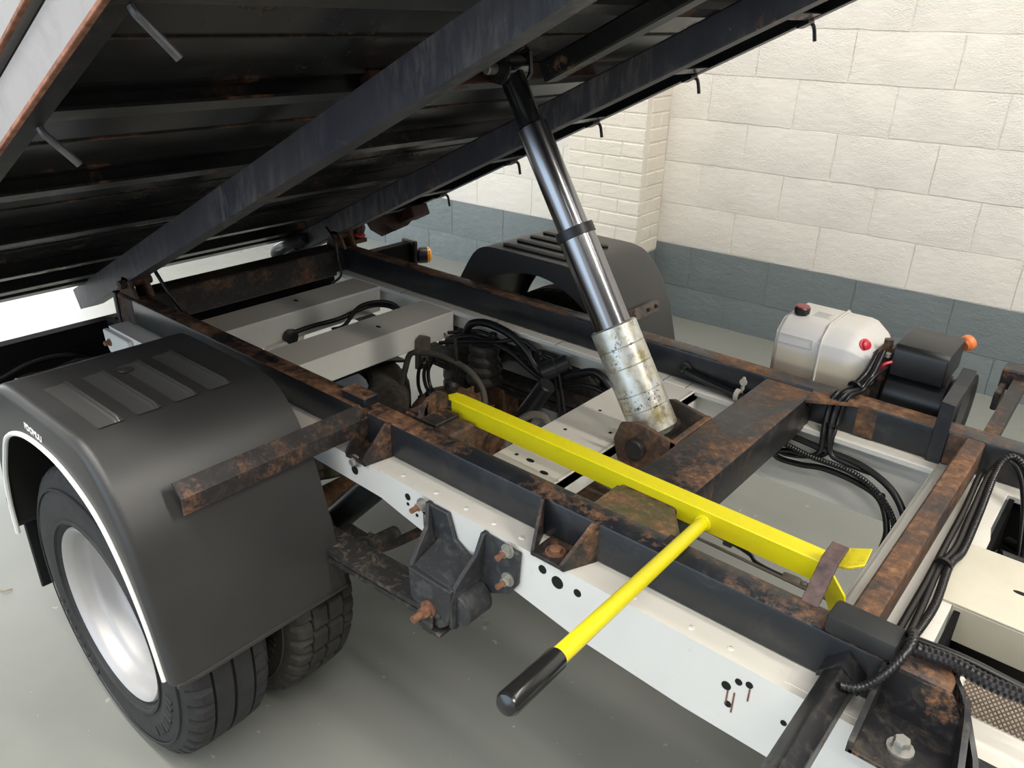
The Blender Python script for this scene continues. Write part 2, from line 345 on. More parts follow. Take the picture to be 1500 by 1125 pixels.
def blockmesh(wd, ht, seed):
    rnd = random.Random(seed); t = bmesh.new(); g = 0.0035
    nx, nz = 6, 4; fr = []
    for j in range(nz+1):
        row = []
        for i in range(nx+1):
            e = (i in (0, nx)) or (j in (0, nz))
            x = g+(wd-2*g)*i/nx+(rnd.uniform(-1, 1)*0.0035 if e else 0); z = g+(ht-2*g)*j/nz+(rnd.uniform(-1, 1)*0.003 if e else 0)
            row.append(t.verts.new((x, (0.0 if e else 0.0045+rnd.uniform(-0.0009, 0.0009))-0.001, z)))
        fr.append(row)
    for j in range(nz):
        for i in range(nx): t.faces.new((fr[j][i], fr[j+1][i], fr[j+1][i+1], fr[j][i+1]))
    ring = [fr[0][i] for i in range(nx+1)]+[fr[j][nx] for j in range(1, nz+1)]+[fr[nz][i] for i in range(nx-1, -1, -1)]+[fr[j][0] for j in range(nz-1, 0, -1)]
    back = [t.verts.new((v.co.x, -0.02, v.co.z)) for v in ring]
    for k in range(len(ring)):
        k2 = (k+1) % len(ring); t.faces.new((ring[k], ring[k2], back[k2], back[k]))
    bmesh.ops.recalc_face_normals(t, faces=t.faces[:])
    me = bpy.data.meshes.new('block'); t.to_mesh(me); t.free(); me.shade_smooth(); me.set_sharp_from_angle(angle=math.radians(50)); return me
BWID = 0.466
variants = {}
def blk(parent, name, me, s, z, off):
    o = bpy.data.objects.new(name, me); COL.objects.link(o); o.parent = parent
    o.matrix_local = Matrix.Translation(-WL[parent.name]) @ TW @ Matrix.Translation((s, off, z))
for r in range(len(rows)-1):
    h = rows[r+1]-rows[r]; mt = 'wall_blue' if r < 2 else 'wall_cream'
    for v in range(3):
        me = blockmesh(BWID, h, 31*r+v); me.materials.append(M[mt]); variants[(r, v)] = me
    off = -1.845 if r % 2 == 0 else -1.612
    k = -8
    while off+k*BWID < 1.3:
        blk(wall, 'block', variants[(r, random.randrange(3))], off+k*BWID, rows[r], random.uniform(-0.0012, 0.0012)); k += 1
# brick pier standing proud of the wall
PX1, PX0, PD = -2.305, -2.80, 0.265
pier = one('trim_1', 'brickpaint', lambda bm: bx(bm, PX0+0.004, PX1-0.004, -0.01, PD-0.004, -0.02, 4.2, 0, TW)); struct(pier)
def brick(nm, mat, s0, s1, d0, d1, z0, z1):
    bm = bm_new(); j = lambda: random.uniform(-0.0016, 0.0016)
    bx(bm, s0+j(), s1+j(), d0, d1+j(), z0+j(), z1+j(), 0.005, TW); return obj(nm, bm, mat, pier)
nb = 27; bh = 0.0785
for c in range(nb):
    z0 = 0.002+c*bh; z1 = z0+bh-0.005; mt = 'wall_blue' if z1 < 0.46 else 'brickpaint'
    cuts = [0, 0.235, 0.495] if c % 2 else [0, 0.115, 0.355, 0.495]
    for a, b in zip(cuts, cuts[1:]): brick('brick', mt, PX0+a+0.0025, PX0+b-0.0025, PD-0.05, PD, z0, z1)
    sc = [0.0, 0.21] if c % 2 else [0.0, 0.105, 0.21]
    for a, b in zip(sc, sc[1:]): brick('brick', mt, PX1-0.05, PX1, a+0.002, b-0.004, z0, z1)
ceil = one('ceiling', 'ceil', lambda bm: bx(bm, -13.5, 4.0, -5.2, 4.5, 4.2, 4.3)); struct(ceil)
wf = one('dark_reflection_wall', 'dim', lambda bm: bx(bm, 3.6, 3.75, -5.2, 4.5, 0, 4.2)); struct(wf)  # unseen dark wall, added so the bed's underside reflects dark

# ------------------------------------------------------------------ white truck chassis
ch = thing('truck_chassis', 'white painted ladder chassis of the truck with cross members', 'chassis', (-1.2, 1.4, 0.0))
bot = [(-2.40, 0.69), (-2.375, 0.672), (-1.389, 0.688), (-1.14, 0.683), (-1.07, 0.668), (-1.0, 0.655), (-0.767, 0.643), (-0.617, 0.617), (-0.384, 0.603), (0.25, 0.60)]
def rail_near(bm):
    prism(bm, [(-2.40, 0.75)]+bot+[(0.25, 0.75)], fXZ, 0.932, 1.075)
r1 = one('chassis_rail', 'white', rail_near, ch)
def rail_far(bm):
    prism(bm, [(-2.40, 0.735)]+bot[:6]+[(-0.767, 0.60), (-0.69, 0.556), (0.6, 0.565), (0.6, 0.735)], fXZ, 1.795, 1.92)
    bx(bm, -2.40, 0.6, 1.767, 1.92, 0.7345, 0.75, 0.002)
r2 = one('chassis_rail', 'white', rail_far, ch)
WEBH = ((-1.225, 0.718, 0.011), (-1.052, 0.724, 0.008), (-1.052, 0.706, 0.004), (-0.998, 0.716, 0.014), (-1.025, 0.69, 0.004),
                    (-0.69, 0.727, 0.009), (-0.655, 0.716, 0.013), (-0.61, 0.717, 0.008), (-0.575, 0.684, 0.004),
                    (-0.30, 0.717, 0.006), (-0.283, 0.722, 0.006), (-0.318, 0.697, 0.008), (-0.31, 0.663, 0.006), (-0.222, 0.687, 0.005))
for x, z, r in WEBH: one('web_hole', 'hole', lambda bm: disc_y(bm, x, z, 0.9318, r, 0.001), ch)
for x, z, r in ((-0.33, 0.626, 0.008), (-0.332, 0.669, 0.004), (-0.50, 0.70, 0.004)): one('web_hole', 'hole', lambda bm: disc_y(bm, x, z, 1.7948, r, 0.001), ch)
for x, z0, z1 in ((-0.314, 0.662, 0.69), (-0.303, 0.65, 0.692), (-0.281, 0.69, 0.715), (-0.99, 0.66, 0.705), (-1.004, 0.672, 0.705)):
    one('rust_drip', 'copper', lambda bm: bx(bm, x-0.0012, x+0.0012, 0.9305, 0.9325, z0, z1), ch)
for x in (-1.99, -1.56, -1.30, -0.93, -0.86): one('flange_seam', 'dim', lambda bm: bx(bm, x, x+0.002, 1.766, 1.804, 0.749, 0.7508), ch)
for x in (-0.99, -0.905, -0.83, -0.76, -0.70, -0.51, -0.40, -0.33, -1.09): one('rivet', 'white', lambda bm: lathe(bm, [(0.006, 0), (0.005, 0.002), (0.001, 0.003)], (x, 0.955, 0.75), (0, 0, 1), 8), ch)
def cm1(bm):
    prism(bm, [(-2.245, 0.748), (-2.105, 0.748), (-2.10, 0.742), (-2.105, 0.655), (-2.16, 0.64), (-2.245, 0.66)], fXZ, 1.075, 1.767)
    prism(bm, [(1.28, 0.66), (1.42, 0.665), (1.40, 0.62), (1.32, 0.60), (1.25, 0.62)], lambda a, b, d: (d, a, b), -2.102, -2.084)
    bx(bm, -2.09, -2.03, 1.36, 1.42, 0.62, 0.64, 0.004)
one('cross_member', 'white', cm1, ch)
one('cross_member', 'white', lambda bm: bx(bm, -1.885, -1.728, 1.075, 1.767, 0.663, 0.7485, 0.004), ch)
for x, y in ((-2.19, 1.47), (-1.80, 1.50), (-0.93, 1.19), (-0.875, 1.17)):
    one('slot', 'hole', lambda bm: prism(bm, [(x+0.011*math.cos(2*PI*k/10), y+0.006*math.sin(2*PI*k/10)) for k in range(10)], fXY, 0.746, 0.7492), ch)
for x, y in ((-0.97, 1.19), (-0.87, 1.3), (-0.96, 1.36), (-0.87, 1.42), (-0.955, 1.5)):
    one('slot', 'hole', lambda bm: bx(bm, x-0.004, x+0.004, y-0.004, y+0.004, 0.745, 0.7486), ch)
def plate(bm):
    bx(bm, -1.012, -0.832, 1.06, 1.79, 0.715, 0.748, 0.004)
    bx(bm, -0.842, -0.832, 1.06, 1.79, 0.68, 0.748, 0.002)
one('cross_plate', 'white', plate, ch)
def plate3(bm):
    bx(bm, -0.238, -0.09, 0.945, 1.80, 0.742, 0.7505, 0.002)
    bx(bm, -0.238, -0.230, 0.945, 1.80, 0.69, 0.7505, 0.001)
    prism(bm, [(-0.09, 1.30), (-0.09, 1.515), (-0.082, 1.515), (-0.082, 1.56), (-0.10, 1.66), (-0.09, 1.82), (-0.11, 1.82), (-0.11, 1.30)], fXY, 0.742, 0.7503)
one('floor_plate', 'white', plate3, ch)
cov = one('cover_plate', 'cream', lambda bm: (bx(bm, -0.116, 0.14, 1.305, 1.512, 0.7506, 0.756, 0.001), bx(bm, -0.09, 0.14, 1.305, 1.31, 0.68, 0.7506, 0.001)), ch)
one('slot', 'hole', lambda bm: prism(bm, [(-0.005+0.013*math.cos(2*PI*k/12), 1.41+0.005*math.sin(2*PI*k/12)) for k in range(12)], fXY, 0.756, 0.7566), cov)
one('front_deck', 'white', lambda bm: bx(bm, -0.05, 0.25, 0.932, 1.17, 0.735, 0.7505, 0.002), ch)
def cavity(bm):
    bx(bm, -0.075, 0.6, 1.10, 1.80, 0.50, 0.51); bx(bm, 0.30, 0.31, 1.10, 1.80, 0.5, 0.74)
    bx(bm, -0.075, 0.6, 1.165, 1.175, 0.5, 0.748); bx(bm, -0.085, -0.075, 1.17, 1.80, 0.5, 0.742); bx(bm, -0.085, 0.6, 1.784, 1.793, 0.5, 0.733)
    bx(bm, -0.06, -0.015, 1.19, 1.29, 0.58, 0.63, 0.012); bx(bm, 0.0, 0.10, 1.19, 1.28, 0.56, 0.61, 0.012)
one('dark_opening_liner', 'barblack', cavity, ch)  # black liner added so the front openings look dark
def endplate(bm): prism(bm, [(-2.41, 0.742), (-2.405, 0.70), (-2.385, 0.672), (-2.36, 0.668), (-2.25, 0.70), (-2.25, 0.742)], fXZ, 0.915, 0.932, 0.003)
one('rear_end_plate', 'white', endplate, ch)
bolt('bolt', (-2.372, 0.915, 0.708), (-2.372, 0.897, 0.708), 0.008, 'copper', ch)
# square rail stub with a bolt in the recess behind the hoist cross member
bolt('bolt', (-0.69, 1.795, 0.722), (-0.69, 1.775, 0.722), 0.012, 'zinc', ch)

# ------------------------------------------------------------------ black tipper subframe
sf = thing('tipper_subframe', 'black painted steel subframe bolted on the white chassis, rusted on top', 'frame', (-1.2, 1.42, 0.75))
def rails(y0, y1, x0, x1):
    def f(bm): bx(bm, x0, x1, y0, y1, 0.7515, 0.834, 0.006, None, 2)
    return f
one('subframe_rail', 'black_top', rails(0.990, 1.045, -2.345, -0.035), sf)
one('subframe_rail', 'black_top', rails(1.805, 1.865, -2.345, 0.6), sf)
one('rear_cross_member', 'rust_dark', lambda bm: bx(bm, -2.44, -2.345, 0.990, 1.865, 0.735, 0.834, 0.005), sf)
hcm = one('hoist_cross_member', 'black_worn', lambda bm: bx(bm, -0.66, -0.535, 1.045, 1.805, 0.738, 0.832, 0.008, None, 2), sf)
one('front_cross_member', 'rust', lambda bm: bx(bm, -0.199, -0.160, 1.045, 1.805, 0.762, 0.833, 0.004), sf)
one('olive_gusset', 'olive', lambda bm: prism(bm, [(-0.66, 1.04), (-0.475, 1.04), (-0.535, 1.12), (-0.66, 1.12)], fXY, 0.824, 0.8345, 0.001), sf)
one('corner_gusset', 'rust', lambda bm: prism(bm, [(-0.54, 1.806), (-0.40, 1.806), (-0.44, 1.80), (-0.535, 1.74)], fXY, 0.825, 0.8342, 0.001), sf)
one('stub_cross_member', 'rust', lambda bm: bx(bm, -1.19, -1.045, 1.045, 1.136, 0.756, 0.822, 0.005), sf)
def stop(bm):
    bx(bm, -1.188, -1.090, 1.055, 1.130, 0.822, 0.832, 0.002)
    prism(bm, [(1.055, 0.83), (1.15, 0.83), (1.135, 0.868), (1.11, 0.878), (1.075, 0.862)], fYZ, -1.150, -1.136)
    prism(bm, [(-1.185, 0.834), (-1.136, 0.834), (-1.136, 0.868)], fXZ, 1.065, 1.075)
one('prop_stop', 'rust_dark', stop, sf)
def gus(xa, xb, yo, zb, tp=0.0):
    def f(bm):
        bx(bm, xa+tp, xb-tp, yo, 0.992, zb, zb+0.008, 0.001)
        for x, k in ((xa, 1), (xb-0.007, -1)): prism(bm, [(0.992, 0.836), (0.992, zb), (yo, zb), (yo-0.002, zb+0.014), (0.980, 0.836)], lambda a, b, d: (d+k*tp*(0.99-a)/0.06, a, b), x, x+0.007)
    return f
g1 = one('gusset_bracket', 'rust_dark', gus(-1.252, -1.165, 0.922, 0.7508, 0.010), sf)
g2 = one('gusset_bracket', 'rust_dark', gus(-0.742, -0.612, 0.926, 0.7508, 0.026), sf)
bolt('bolt', (-0.680, 0.955, 0.7585), (-0.680, 0.955, 0.768), 0.013, 'copper', g2)
bolt('bolt', (-1.215, 0.93, 0.748), (-1.215, 0.915, 0.748), 0.010, 'zinc', g1)
def gus3(bm):
    bx(bm, -0.122, 0.005, 0.880, 0.992, 0.752, 0.759, 0.001)
    prism(bm, [(0.992, 0.834), (0.992, 0.752), (0.880, 0.752), (0.880, 0.772), (0.985, 0.834)], fYZ, -0.125, -0.117)
    prism(bm, [(-0.125, 0.752), (0.005, 0.752), (-0.005, 0.79), (-0.035, 0.834), (-0.12, 0.834)], fXZ, 0.982, 0.99)
    prism(bm, [(0.992, 0.834), (0.992, 0.752), (0.880, 0.752), (0.880, 0.765), (0.96, 0.825)], lambda a, b, d: (d+(0.99-a)*0.25, a, b), -0.02, -0.012)
g3 = one('front_gusset_bracket', 'blackplate', gus3, sf)
bolt('bolt', (-0.068, 0.925, 0.759), (-0.068, 0.925, 0.778), 0.012, 'zinc', g3)
one('front_fin', 'blackplate', lambda bm: (prism(bm, [(1.045, 0.834), (0.992, 0.834), (0.93, 0.80), (0.895, 0.758), (1.045, 0.755)], lambda a, b, d: (d+(1.0-a)*0.55, a, b), -0.028, -0.021), bx(bm, -0.03, 0.05, 0.90, 0.985, 0.7512, 0.757, 0.001)), sf)
# rubber bump pads, strap that keeps the prop, arms for mudguards and side guards
one('bump_pad', 'fabric', lambda bm: bx(bm, -0.213, -0.113, 0.988, 1.040, 0.834, 0.866, 0.007, None, 2), sf)
one('bump_pad', 'black_top', lambda bm: bx(bm, -1.345, -1.262, 1.000, 1.042, 0.834, 0.858, 0.003), sf)
def strap(bm):
    bx(bm, -0.264, -0.237, 1.034, 1.044, 0.80, 0.834, 0.001)
    prism(bm, [(1.034, 0.834), (1.098, 0.884), (1.145, 0.886), (1.145, 0.880), (1.102, 0.876), (1.046, 0.834)], fYZ, -0.264, -0.237, 0.001)
one('prop_strap', 'strapsteel', strap, sf)
def angle_arm(bm, T=None):
    bx(bm, -1.276, -1.240, 0.55, 0.990, 0.788, 0.793, 0.001); bx(bm, -1.244, -1.240, 0.55, 0.990, 0.788, 0.818, 0.001)
def arm(bm):
    prism(bm, [(-1.245, 0.787), (-1.241, 0.787), (-1.241, 0.822), (-1.270, 0.846), (-1.274, 0.842), (-1.245, 0.820)], lambda a, b, d: (a, d, b), 0.545, 0.99)
one('mudguard_arm', 'rust_dark', arm, sf)
one('mudguard_arm', 'rust_dark', lambda bm: bx(bm, -1.240, -1.232, 1.865, 2.10, 0.765, 0.795, 0.002), sf)
def arm2(bm):
    prism(bm, [(-0.190, 0.768), (-0.192, 0.796), (-0.170, 0.816), (-0.148, 0.800), (-0.147, 0.768)], fXZ, 0.50, 0.990, 0.002)
    prism(bm, [(-0.200, 0.790), (-0.170, 0.824), (-0.140, 0.795), (-0.140, 0.78), (-0.17, 0.80), (-0.2, 0.78)], fXZ, 0.955, 0.990, 0.001)
one('side_guard_arm', 'blackplate', arm2, sf)
def polef(bm):
    tube(bm, [(-0.165, 1.865, 0.80), (-0.165, 2.23, 0.834)], 0.022, 4, smooth=False)
    bx(bm, -0.21, -0.13, 2.20, 2.26, 0.81, 0.865, 0.004)
    bx(bm, -0.205, -0.19, 2.12, 2.20, 0.78, 0.83, 0.003)
one('side_guard_arm', 'rust_dark', polef, sf)
def hinge(y):
    def f(bm):
        for d in (0, 0.05): prism(bm, [(-2.44, 0.834), (-2.33, 0.834), (-2.35, 0.872), (-2.37, 0.893), (-2.40, 0.893), (-2.42, 0.87)], fXZ, y+d, y+d+0.01)
        cyl(bm, (-2.385, y-0.02, 0.872), (-2.385, y+0.08, 0.872), 0.014, 12)
    return f
one('hinge_lug', 'rust', hinge(1.0), sf); one('hinge_lug', 'rust', hinge(1.80), sf)
one('rail_end_cap', 'black', lambda bm: bx(bm, -2.452, -2.435, 0.982, 1.05, 0.735, 0.838, 0.003), sf)
def ramb(bm):
    for y in (1.345, 1.50):
        prism(bm, [(-0.66, 0.752), (-0.66, 0.828), (-0.755, 0.845), (-0.80, 0.83), (-0.815, 0.785), (-0.80, 0.735), (-0.71, 0.722)], fXZ, y, y+0.010, 0.001)
    bx(bm, -0.675, -0.66, 1.345, 1.51, 0.74, 0.832, 0.002)
rb = one('ram_bracket', 'rust', ramb, sf)
one('pivot_pin', 'rust_dark', lambda bm: cyl(bm, (-0.752, 1.328, 0.785), (-0.752, 1.525, 0.785), 0.024, 18, 0.003), rb)
def mount(bm):
    prism(bm, [(1.797, 0.753), (1.797, 0.90), (1.89, 0.912), (1.96, 0.93), (1.96, 0.92), (1.895, 0.900), (1.803, 0.888), (1.8045, 0.753)], fYZ, -0.264, -0.234, 0.001)
one('pump_bracket', 'black', mount, sf)
for x0, x1 in ((-0.43, -0.385), (-0.232, -0.20)): one('rust_patch', 'rust', lambda bm: bx(bm, x0, x1, 1.8035, 1.806, 0.755, 0.83), sf)
one('fixing_tab', 'rust_dark', lambda bm: bx(bm, -0.50, -0.465, 1.01, 1.045, 0.834, 0.839, 0.002), sf)
one('paint_spot', 'clipwhite', lambda bm: lathe(bm, [(0.007, 0), (0.006, 0.001)], (-0.482, 1.03, 0.839), (0, 0, 1), 10), sf)
def grommet(bm):
    lathe(bm, [(0.020, 0), (0.022, 0.004), (0.014, 0.006), (0.010, 0.002), (0.001, 0.002)], (-0.885, 1.805, 0.785), (0, -1, 0), 16)
one('grommet', 'cable', grommet, sf)
def pclip(bm):
    bx(bm, -0.722, -0.712, 1.800, 1.805, 0.775, 0.815, 0.003); lathe(bm, [(0.010, 0), (0.010, 0.004)], (-0.717, 1.803, 0.80), (0, -1, 0), 12)
    lathe(bm, [(0.017, -0.006), (0.017, 0.006)], (-0.722, 1.79, 0.765), (1, 0, 0), 14)
one('cable_clip', 'clipwhite', pclip, sf)

# ------------------------------------------------------------------ tipping body, raised 25.7 degrees
TH = math.radians(25.7); DU = Vector((math.cos(TH), 0, math.sin(TH))); NU = Vector((-math.sin(TH), 0, math.cos(TH))); BO = Vector((-2.5, 0, 0.904))
TB = Matrix(((DU.x, 0, NU.x, BO.x), (0, 1, 0, 0), (DU.z, 0, NU.z, BO.z), (0, 0, 0, 1)))   # local (u forward, y, w up from the runner tops)
def Bp(u, y, w): return TB @ Vector((u, y, w))
tb = thing('tipper_bed', 'raised black steel tipper bed with rusty underside and grey drop sides', 'tipper bed', Bp(-0.25, 1.435, 0))
U1 = 2.68
def runner(y0, y1, u0, wb=-0.076):
    def f(bm):
        bx(bm, u0+0.0, U1, y0, y1, wb, 0.0, 0.004, TB)
    return f
def runner_near(bm):
    t = bmesh.new()
    prism(t, [(-0.345, -0.002), (-0.345, -0.07), (-0.28, -0.076), (U1, -0.076), (U1, 0.0), (-0.345, 0.0)][1:], lambda a, b, d: Bp(a, d, b), 1.0, 1.055)
    join(bm, t)
one('runner', 'runner', runner_near, tb)
one('runner', 'runner', runner(1.80, 1.855, -0.34), tb)
one('runner', 'under', runner(1.44, 1.49, 1.50, -0.045), tb)
fp = one('floor_panel', 'floorpan', lambda bm: bx(bm, -0.25, U1, 0.44, 2.44, 0.040, 0.046, 0, TB), tb)
def bearer(u):
    def f(bm):
        bx(bm, u, u+0.040, 0.462, 2.42, 0.0, 0.005, 0, TB)          # bottom flange
        bx(bm, u, u+0.005, 0.462, 2.42, 0.0, 0.040, 0, TB)          # web at the back, open to the front
        bx(bm, u, u+0.034, 0.462, 2.42, 0.035, 0.040, 0, TB)
    return f
for u in (0.105, 0.535, 0.945, 1.36, 1.725, 2.11, 2.50):
    be = one('bearer', 'under', bearer(u), tb)
    one('bottom_flange', 'flange', lambda bm: bx(bm, u, u+0.040, 0.462, 2.42, -0.0006, 0.0002, 0, TB), be)  # thin skin whose lighter colour carries the reflected floor light
def edge_lips(bm):
    pass
for u in (0.30, 0.72, 1.135, 1.545, 1.92): one('floor_stiffener', 'rust_dark', lambda bm: bx(bm, u, u+0.006, 0.47, 2.41, 0.037, 0.040, 0, TB), tb)
one('rear_rail', 'under', lambda bm: (bx(bm, -0.25, -0.185, 0.43, 2.45, -0.005, 0.06, 0.003, TB), bx(bm, -0.16, -0.10, 0.44, 2.44, 0.0, 0.04, 0.002, TB)), tb)
# side rails
one('side_rail', 'black_worn', lambda bm: (bx(bm, -0.25, U1, 0.430, 0.466, -0.002, 0.004, 0, TB), bx(bm, -0.25, U1, 0.444, 0.466, 0.0, 0.066, 0, TB)), tb)
one('side_rail_face', 'sill', lambda bm: bx(bm, -0.25, U1, 0.432, 0.4445, 0.003, 0.066, 0.001, TB), tb)
one('rust_lip', 'rust_edge', lambda bm: bx(bm, -0.25, U1, 0.427, 0.436, -0.003, 0.004, 0.001, TB), tb)
one('side_rail', 'black', lambda bm: (bx(bm, -0.25, U1, 2.415, 2.45, -0.002, 0.004, 0, TB), bx(bm, -0.25, U1, 2.44, 2.452, 0.0, 0.066, 0, TB)), tb)
ds = one('drop_side', 'sill', lambda bm: bx(bm, -0.20, U1, 0.428, 0.452, 0.084, 0.48, 0.002, TB), tb)
one('rust_lip', 'rust_edge', lambda bm: bx(bm, -0.20, U1, 0.424, 0.432, 0.082, 0.088, 0.001, TB), ds)
one('gap_strip', 'rust_dark', lambda bm: bx(bm, -0.25, U1, 0.446, 0.47, 0.066, 0.084, 0, TB), tb)
one('drop_side', 'black', lambda bm: bx(bm, -0.20, U1, 2.43, 2.452, 0.084, 0.48, 0.002, TB), tb)
def hookf(u, s, y):
    def f(bm):
        p = lambda du, dy, w: Bp(u+du, y+dy*s, w)
        tube(bm, [p(0, 0, -0.002), p(0, 0.003, -0.012), p(-0.002, 0.012, -0.024), p(-0.006, 0.034, -0.054), p(-0.007, 0.038, -0.060)], 0.0058, 10, 5)
    return f
for u in (1.345, 1.722): one('rope_hook', 'hookgrey', hookf(u, 1, 0.462), tb)
def hookg(u, y):
    def f(bm):
        p = lambda du, dy, w: Bp(u+du, y+dy, w)
        tube(bm, [p(-0.012, -0.02, -0.004), p(-0.004, 0, -0.006), p(0.0, 0.006, -0.018), p(-0.008, 0.006, -0.056)], 0.0055, 8, 5)
        bx(bm, u-0.03, u+0.008, y-0.045, y+0.0, -0.010, 0.0, 0.001, TB)
    return f
for u in (0.073, 0.512, 0.93, 1.335, 1.722): one('rope_hook', 'under', hookg(u, 2.445), tb)
hb = one('hoist_beam', 'maroon', lambda bm: bx(bm, 1.362, 1.402, 1.056, 1.799, 0.0005, 0.039, 0.002, TB), tb)
PW, PU = 0.020, 1.428
for y in (1.382, 1.466): tbk = one('ram_top_bracket', 'under', lambda bm: prism(bm, [(1.40, 0.038), (1.47, 0.038), (1.455, -0.005), (1.43, -0.018), (1.41, -0.005), (1.40, 0.0)], lambda a, b, d: Bp(a, d, b), y, y+0.010), tb)
one('pivot_pin', 'zinc', lambda bm: cyl(bm, Bp(PU, 1.355, PW), Bp(PU, 1.50, PW), 0.013, 14, 0.002), tb)
def sleeve(bm):
    tube(bm, [Bp(-0.325, 1.792, -0.040), Bp(-0.26, 1.786, -0.036), Bp(-0.17, 1.784, -0.034), Bp(-0.08, 1.790, -0.036)], lambda t: 0.026+0.005*math.sin(11*t), 12, 6)
    tube(bm, [Bp(-0.32, 1.775, -0.060), Bp(-0.24, 1.768, -0.066), Bp(-0.14, 1.772, -0.058)], 0.010, 8, 6)
    tube(bm, [Bp(-0.30, 1.770, -0.030), Bp(-0.22, 1.762, -0.040), Bp(-0.11, 1.770, -0.030)], 0.007, 8, 6)
one('rubber_sleeve', 'fabric', sleeve, tb)
def rustlamp(bm):
    prism(bm, [(2.19, -0.010), (2.38, -0.010), (2.38, -0.050), (2.33, -0.075), (2.30, -0.068), (2.25, -0.085), (2.20, -0.045)], lambda a, b, d: Bp(d, a, b), -0.20, -0.10, 0.002)
    bx(bm, -0.10, 0.0, 2.29, 2.39, -0.060, -0.010, 0.004, TB)
one('tail_lamp_guard', 'maroon', rustlamp, tb)

# ------------------------------------------------------------------ hydraulic ram
A0 = Vector((-0.752, 1.43, 0.785)); A1 = Bp(1.428, 1.43, 0.020); AX = (A1-A0).normalized(); AL = (A1-A0).length
ram = thing('hydraulic_ram', 'telescopic hydraulic ram with mottled zinc sleeve holding the raised body up', 'ram', A0)
def L(z): return (z-A0.z)/(A1.z-A0.z)*AL
def at(s): return A0+AX*s
s0, s1, s2, s3 = 0.03, L(1.012), L(1.215), L(1.425)
def outer(bm):
    pr = [(0.04, 0.0), (0.053, 0.012)]
    for k, (a, b) in enumerate(zip((0.012, 0.068, 0.108, 0.172, 0.218), (0.068, 0.108, 0.172, 0.218, s1))):
        pr += [(0.0545, a+0.0015), (0.0545, b-0.0015), (0.0525, b)]
    pr += [(0.050, s1+0.002), (0.044, s1+0.002)]
    lathe(bm, pr, A0, AX, 40)
one('outer_sleeve', 'galv', outer, ram)
one('main_stage', 'chrome', lambda bm: lathe(bm, [(0.0425, s1), (0.0425, s2)], A0, AX, 40), ram)
one('collar', 'collar', lambda bm: lathe(bm, [(0.040, s2-0.024), (0.0455, s2-0.022), (0.0455, s2), (0.038, s2+0.001)], A0, AX, 40), ram)
one('second_stage', 'chrome', lambda bm: lathe(bm, [(0.036, s2), (0.036, s3-0.004), (0.031, s3)], A0, AX, 40), ram)
one('third_stage', 'rodblack', lambda bm: lathe(bm, [(0.0285, s3), (0.0285, AL-0.02), (0.02, AL-0.015)], A0, AX, 32), ram)
one('top_eye', 'rodblack', lambda bm: cyl(bm, A1+Vector((0, -0.033, 0)), A1+Vector((0, 0.033, 0)), 0.034, 24, 0.003), ram)

# ------------------------------------------------------------------ yellow safety prop
pr = thing('safety_prop', 'bright yellow body safety prop with a black gripped side handle', 'prop', (-0.7, 1.16, 0.80))
PZ = 0.852; PYF = 1.133; PYB = 1.170
def bar(bm):
    prism(bm, [(PYF, PZ-0.041), (PYF+0.005, PZ-0.041), (PYF+0.005, PZ-0.005), (PYB, PZ-0.005), (PYB, PZ), (PYF+0.002, PZ), (PYF, PZ-0.002)], fYZ, -1.126, -0.262)
    prism(bm, [(-1.126, PYF), (-1.126, PYB), (-1.142, PYB-0.002), (-1.150, PYF+0.012), (-1.136, PYF)], fXY, PZ-0.005, PZ, 0.001)
one('angle_bar', 'yellow', bar, pr)
one('weld_bead', 'yellow', lambda bm: lathe(bm, [(0.014, 0), (0.017, 0.003), (0.014, 0.008)], (-0.481, PYF+0.001, PZ-0.026), (0.1, -1, 0.2), 16), pr)
def prong_up(bm):
    prism(bm, [(-0.262, PYF), (-0.262, PYB+0.002), (-0.242, PYB+0.014), (-0.208, PYB+0.006), (-0.205, PYF+0.004), (-0.225, PYF-0.006)], lambda a, b, d: (a, b, PZ-0.004+d+(a+0.262)*0.42+max(0, b-PYF)*0.25*(a+0.262)/0.05), 0, 0.005, 0.001)
one('prong', 'yellow_worn', prong_up, pr)
def prong_dn(bm):
    prism(bm, [(-0.262, PZ-0.010), (-0.248, PZ-0.006), (-0.216, PZ-0.030), (-0.212, PZ-0.052), (-0.232, PZ-0.082), (-0.262, PZ-0.041)], lambda a, b, d: (a, PYF+d-(a+0.262)*0.45, b), 0, 0.006, 0.001)
one('prong', 'yellow', prong_dn, pr)
H0 = Vector((-0.481, PYF, PZ-0.026)); H1 = Vector((-0.384, 0.486, 0.966))
HD = (H1-H0).normalized(); HL = (H1-H0).length
hd = one('handle', 'yellow', lambda bm: cyl(bm, H0, H1-HD*0.10, 0.0122, 24), pr)
one('grip', 'grip', lambda bm: lathe(bm, [(0.0132, HL-0.118), (0.0150, HL-0.116), (0.0152, HL-0.006), (0.0125, HL-0.001), (0.006, HL+0.0015), (0.0001, HL+0.002)], H0, HD, 24), pr)

pr.rotation_euler = (0, 0, math.radians(-1.1))
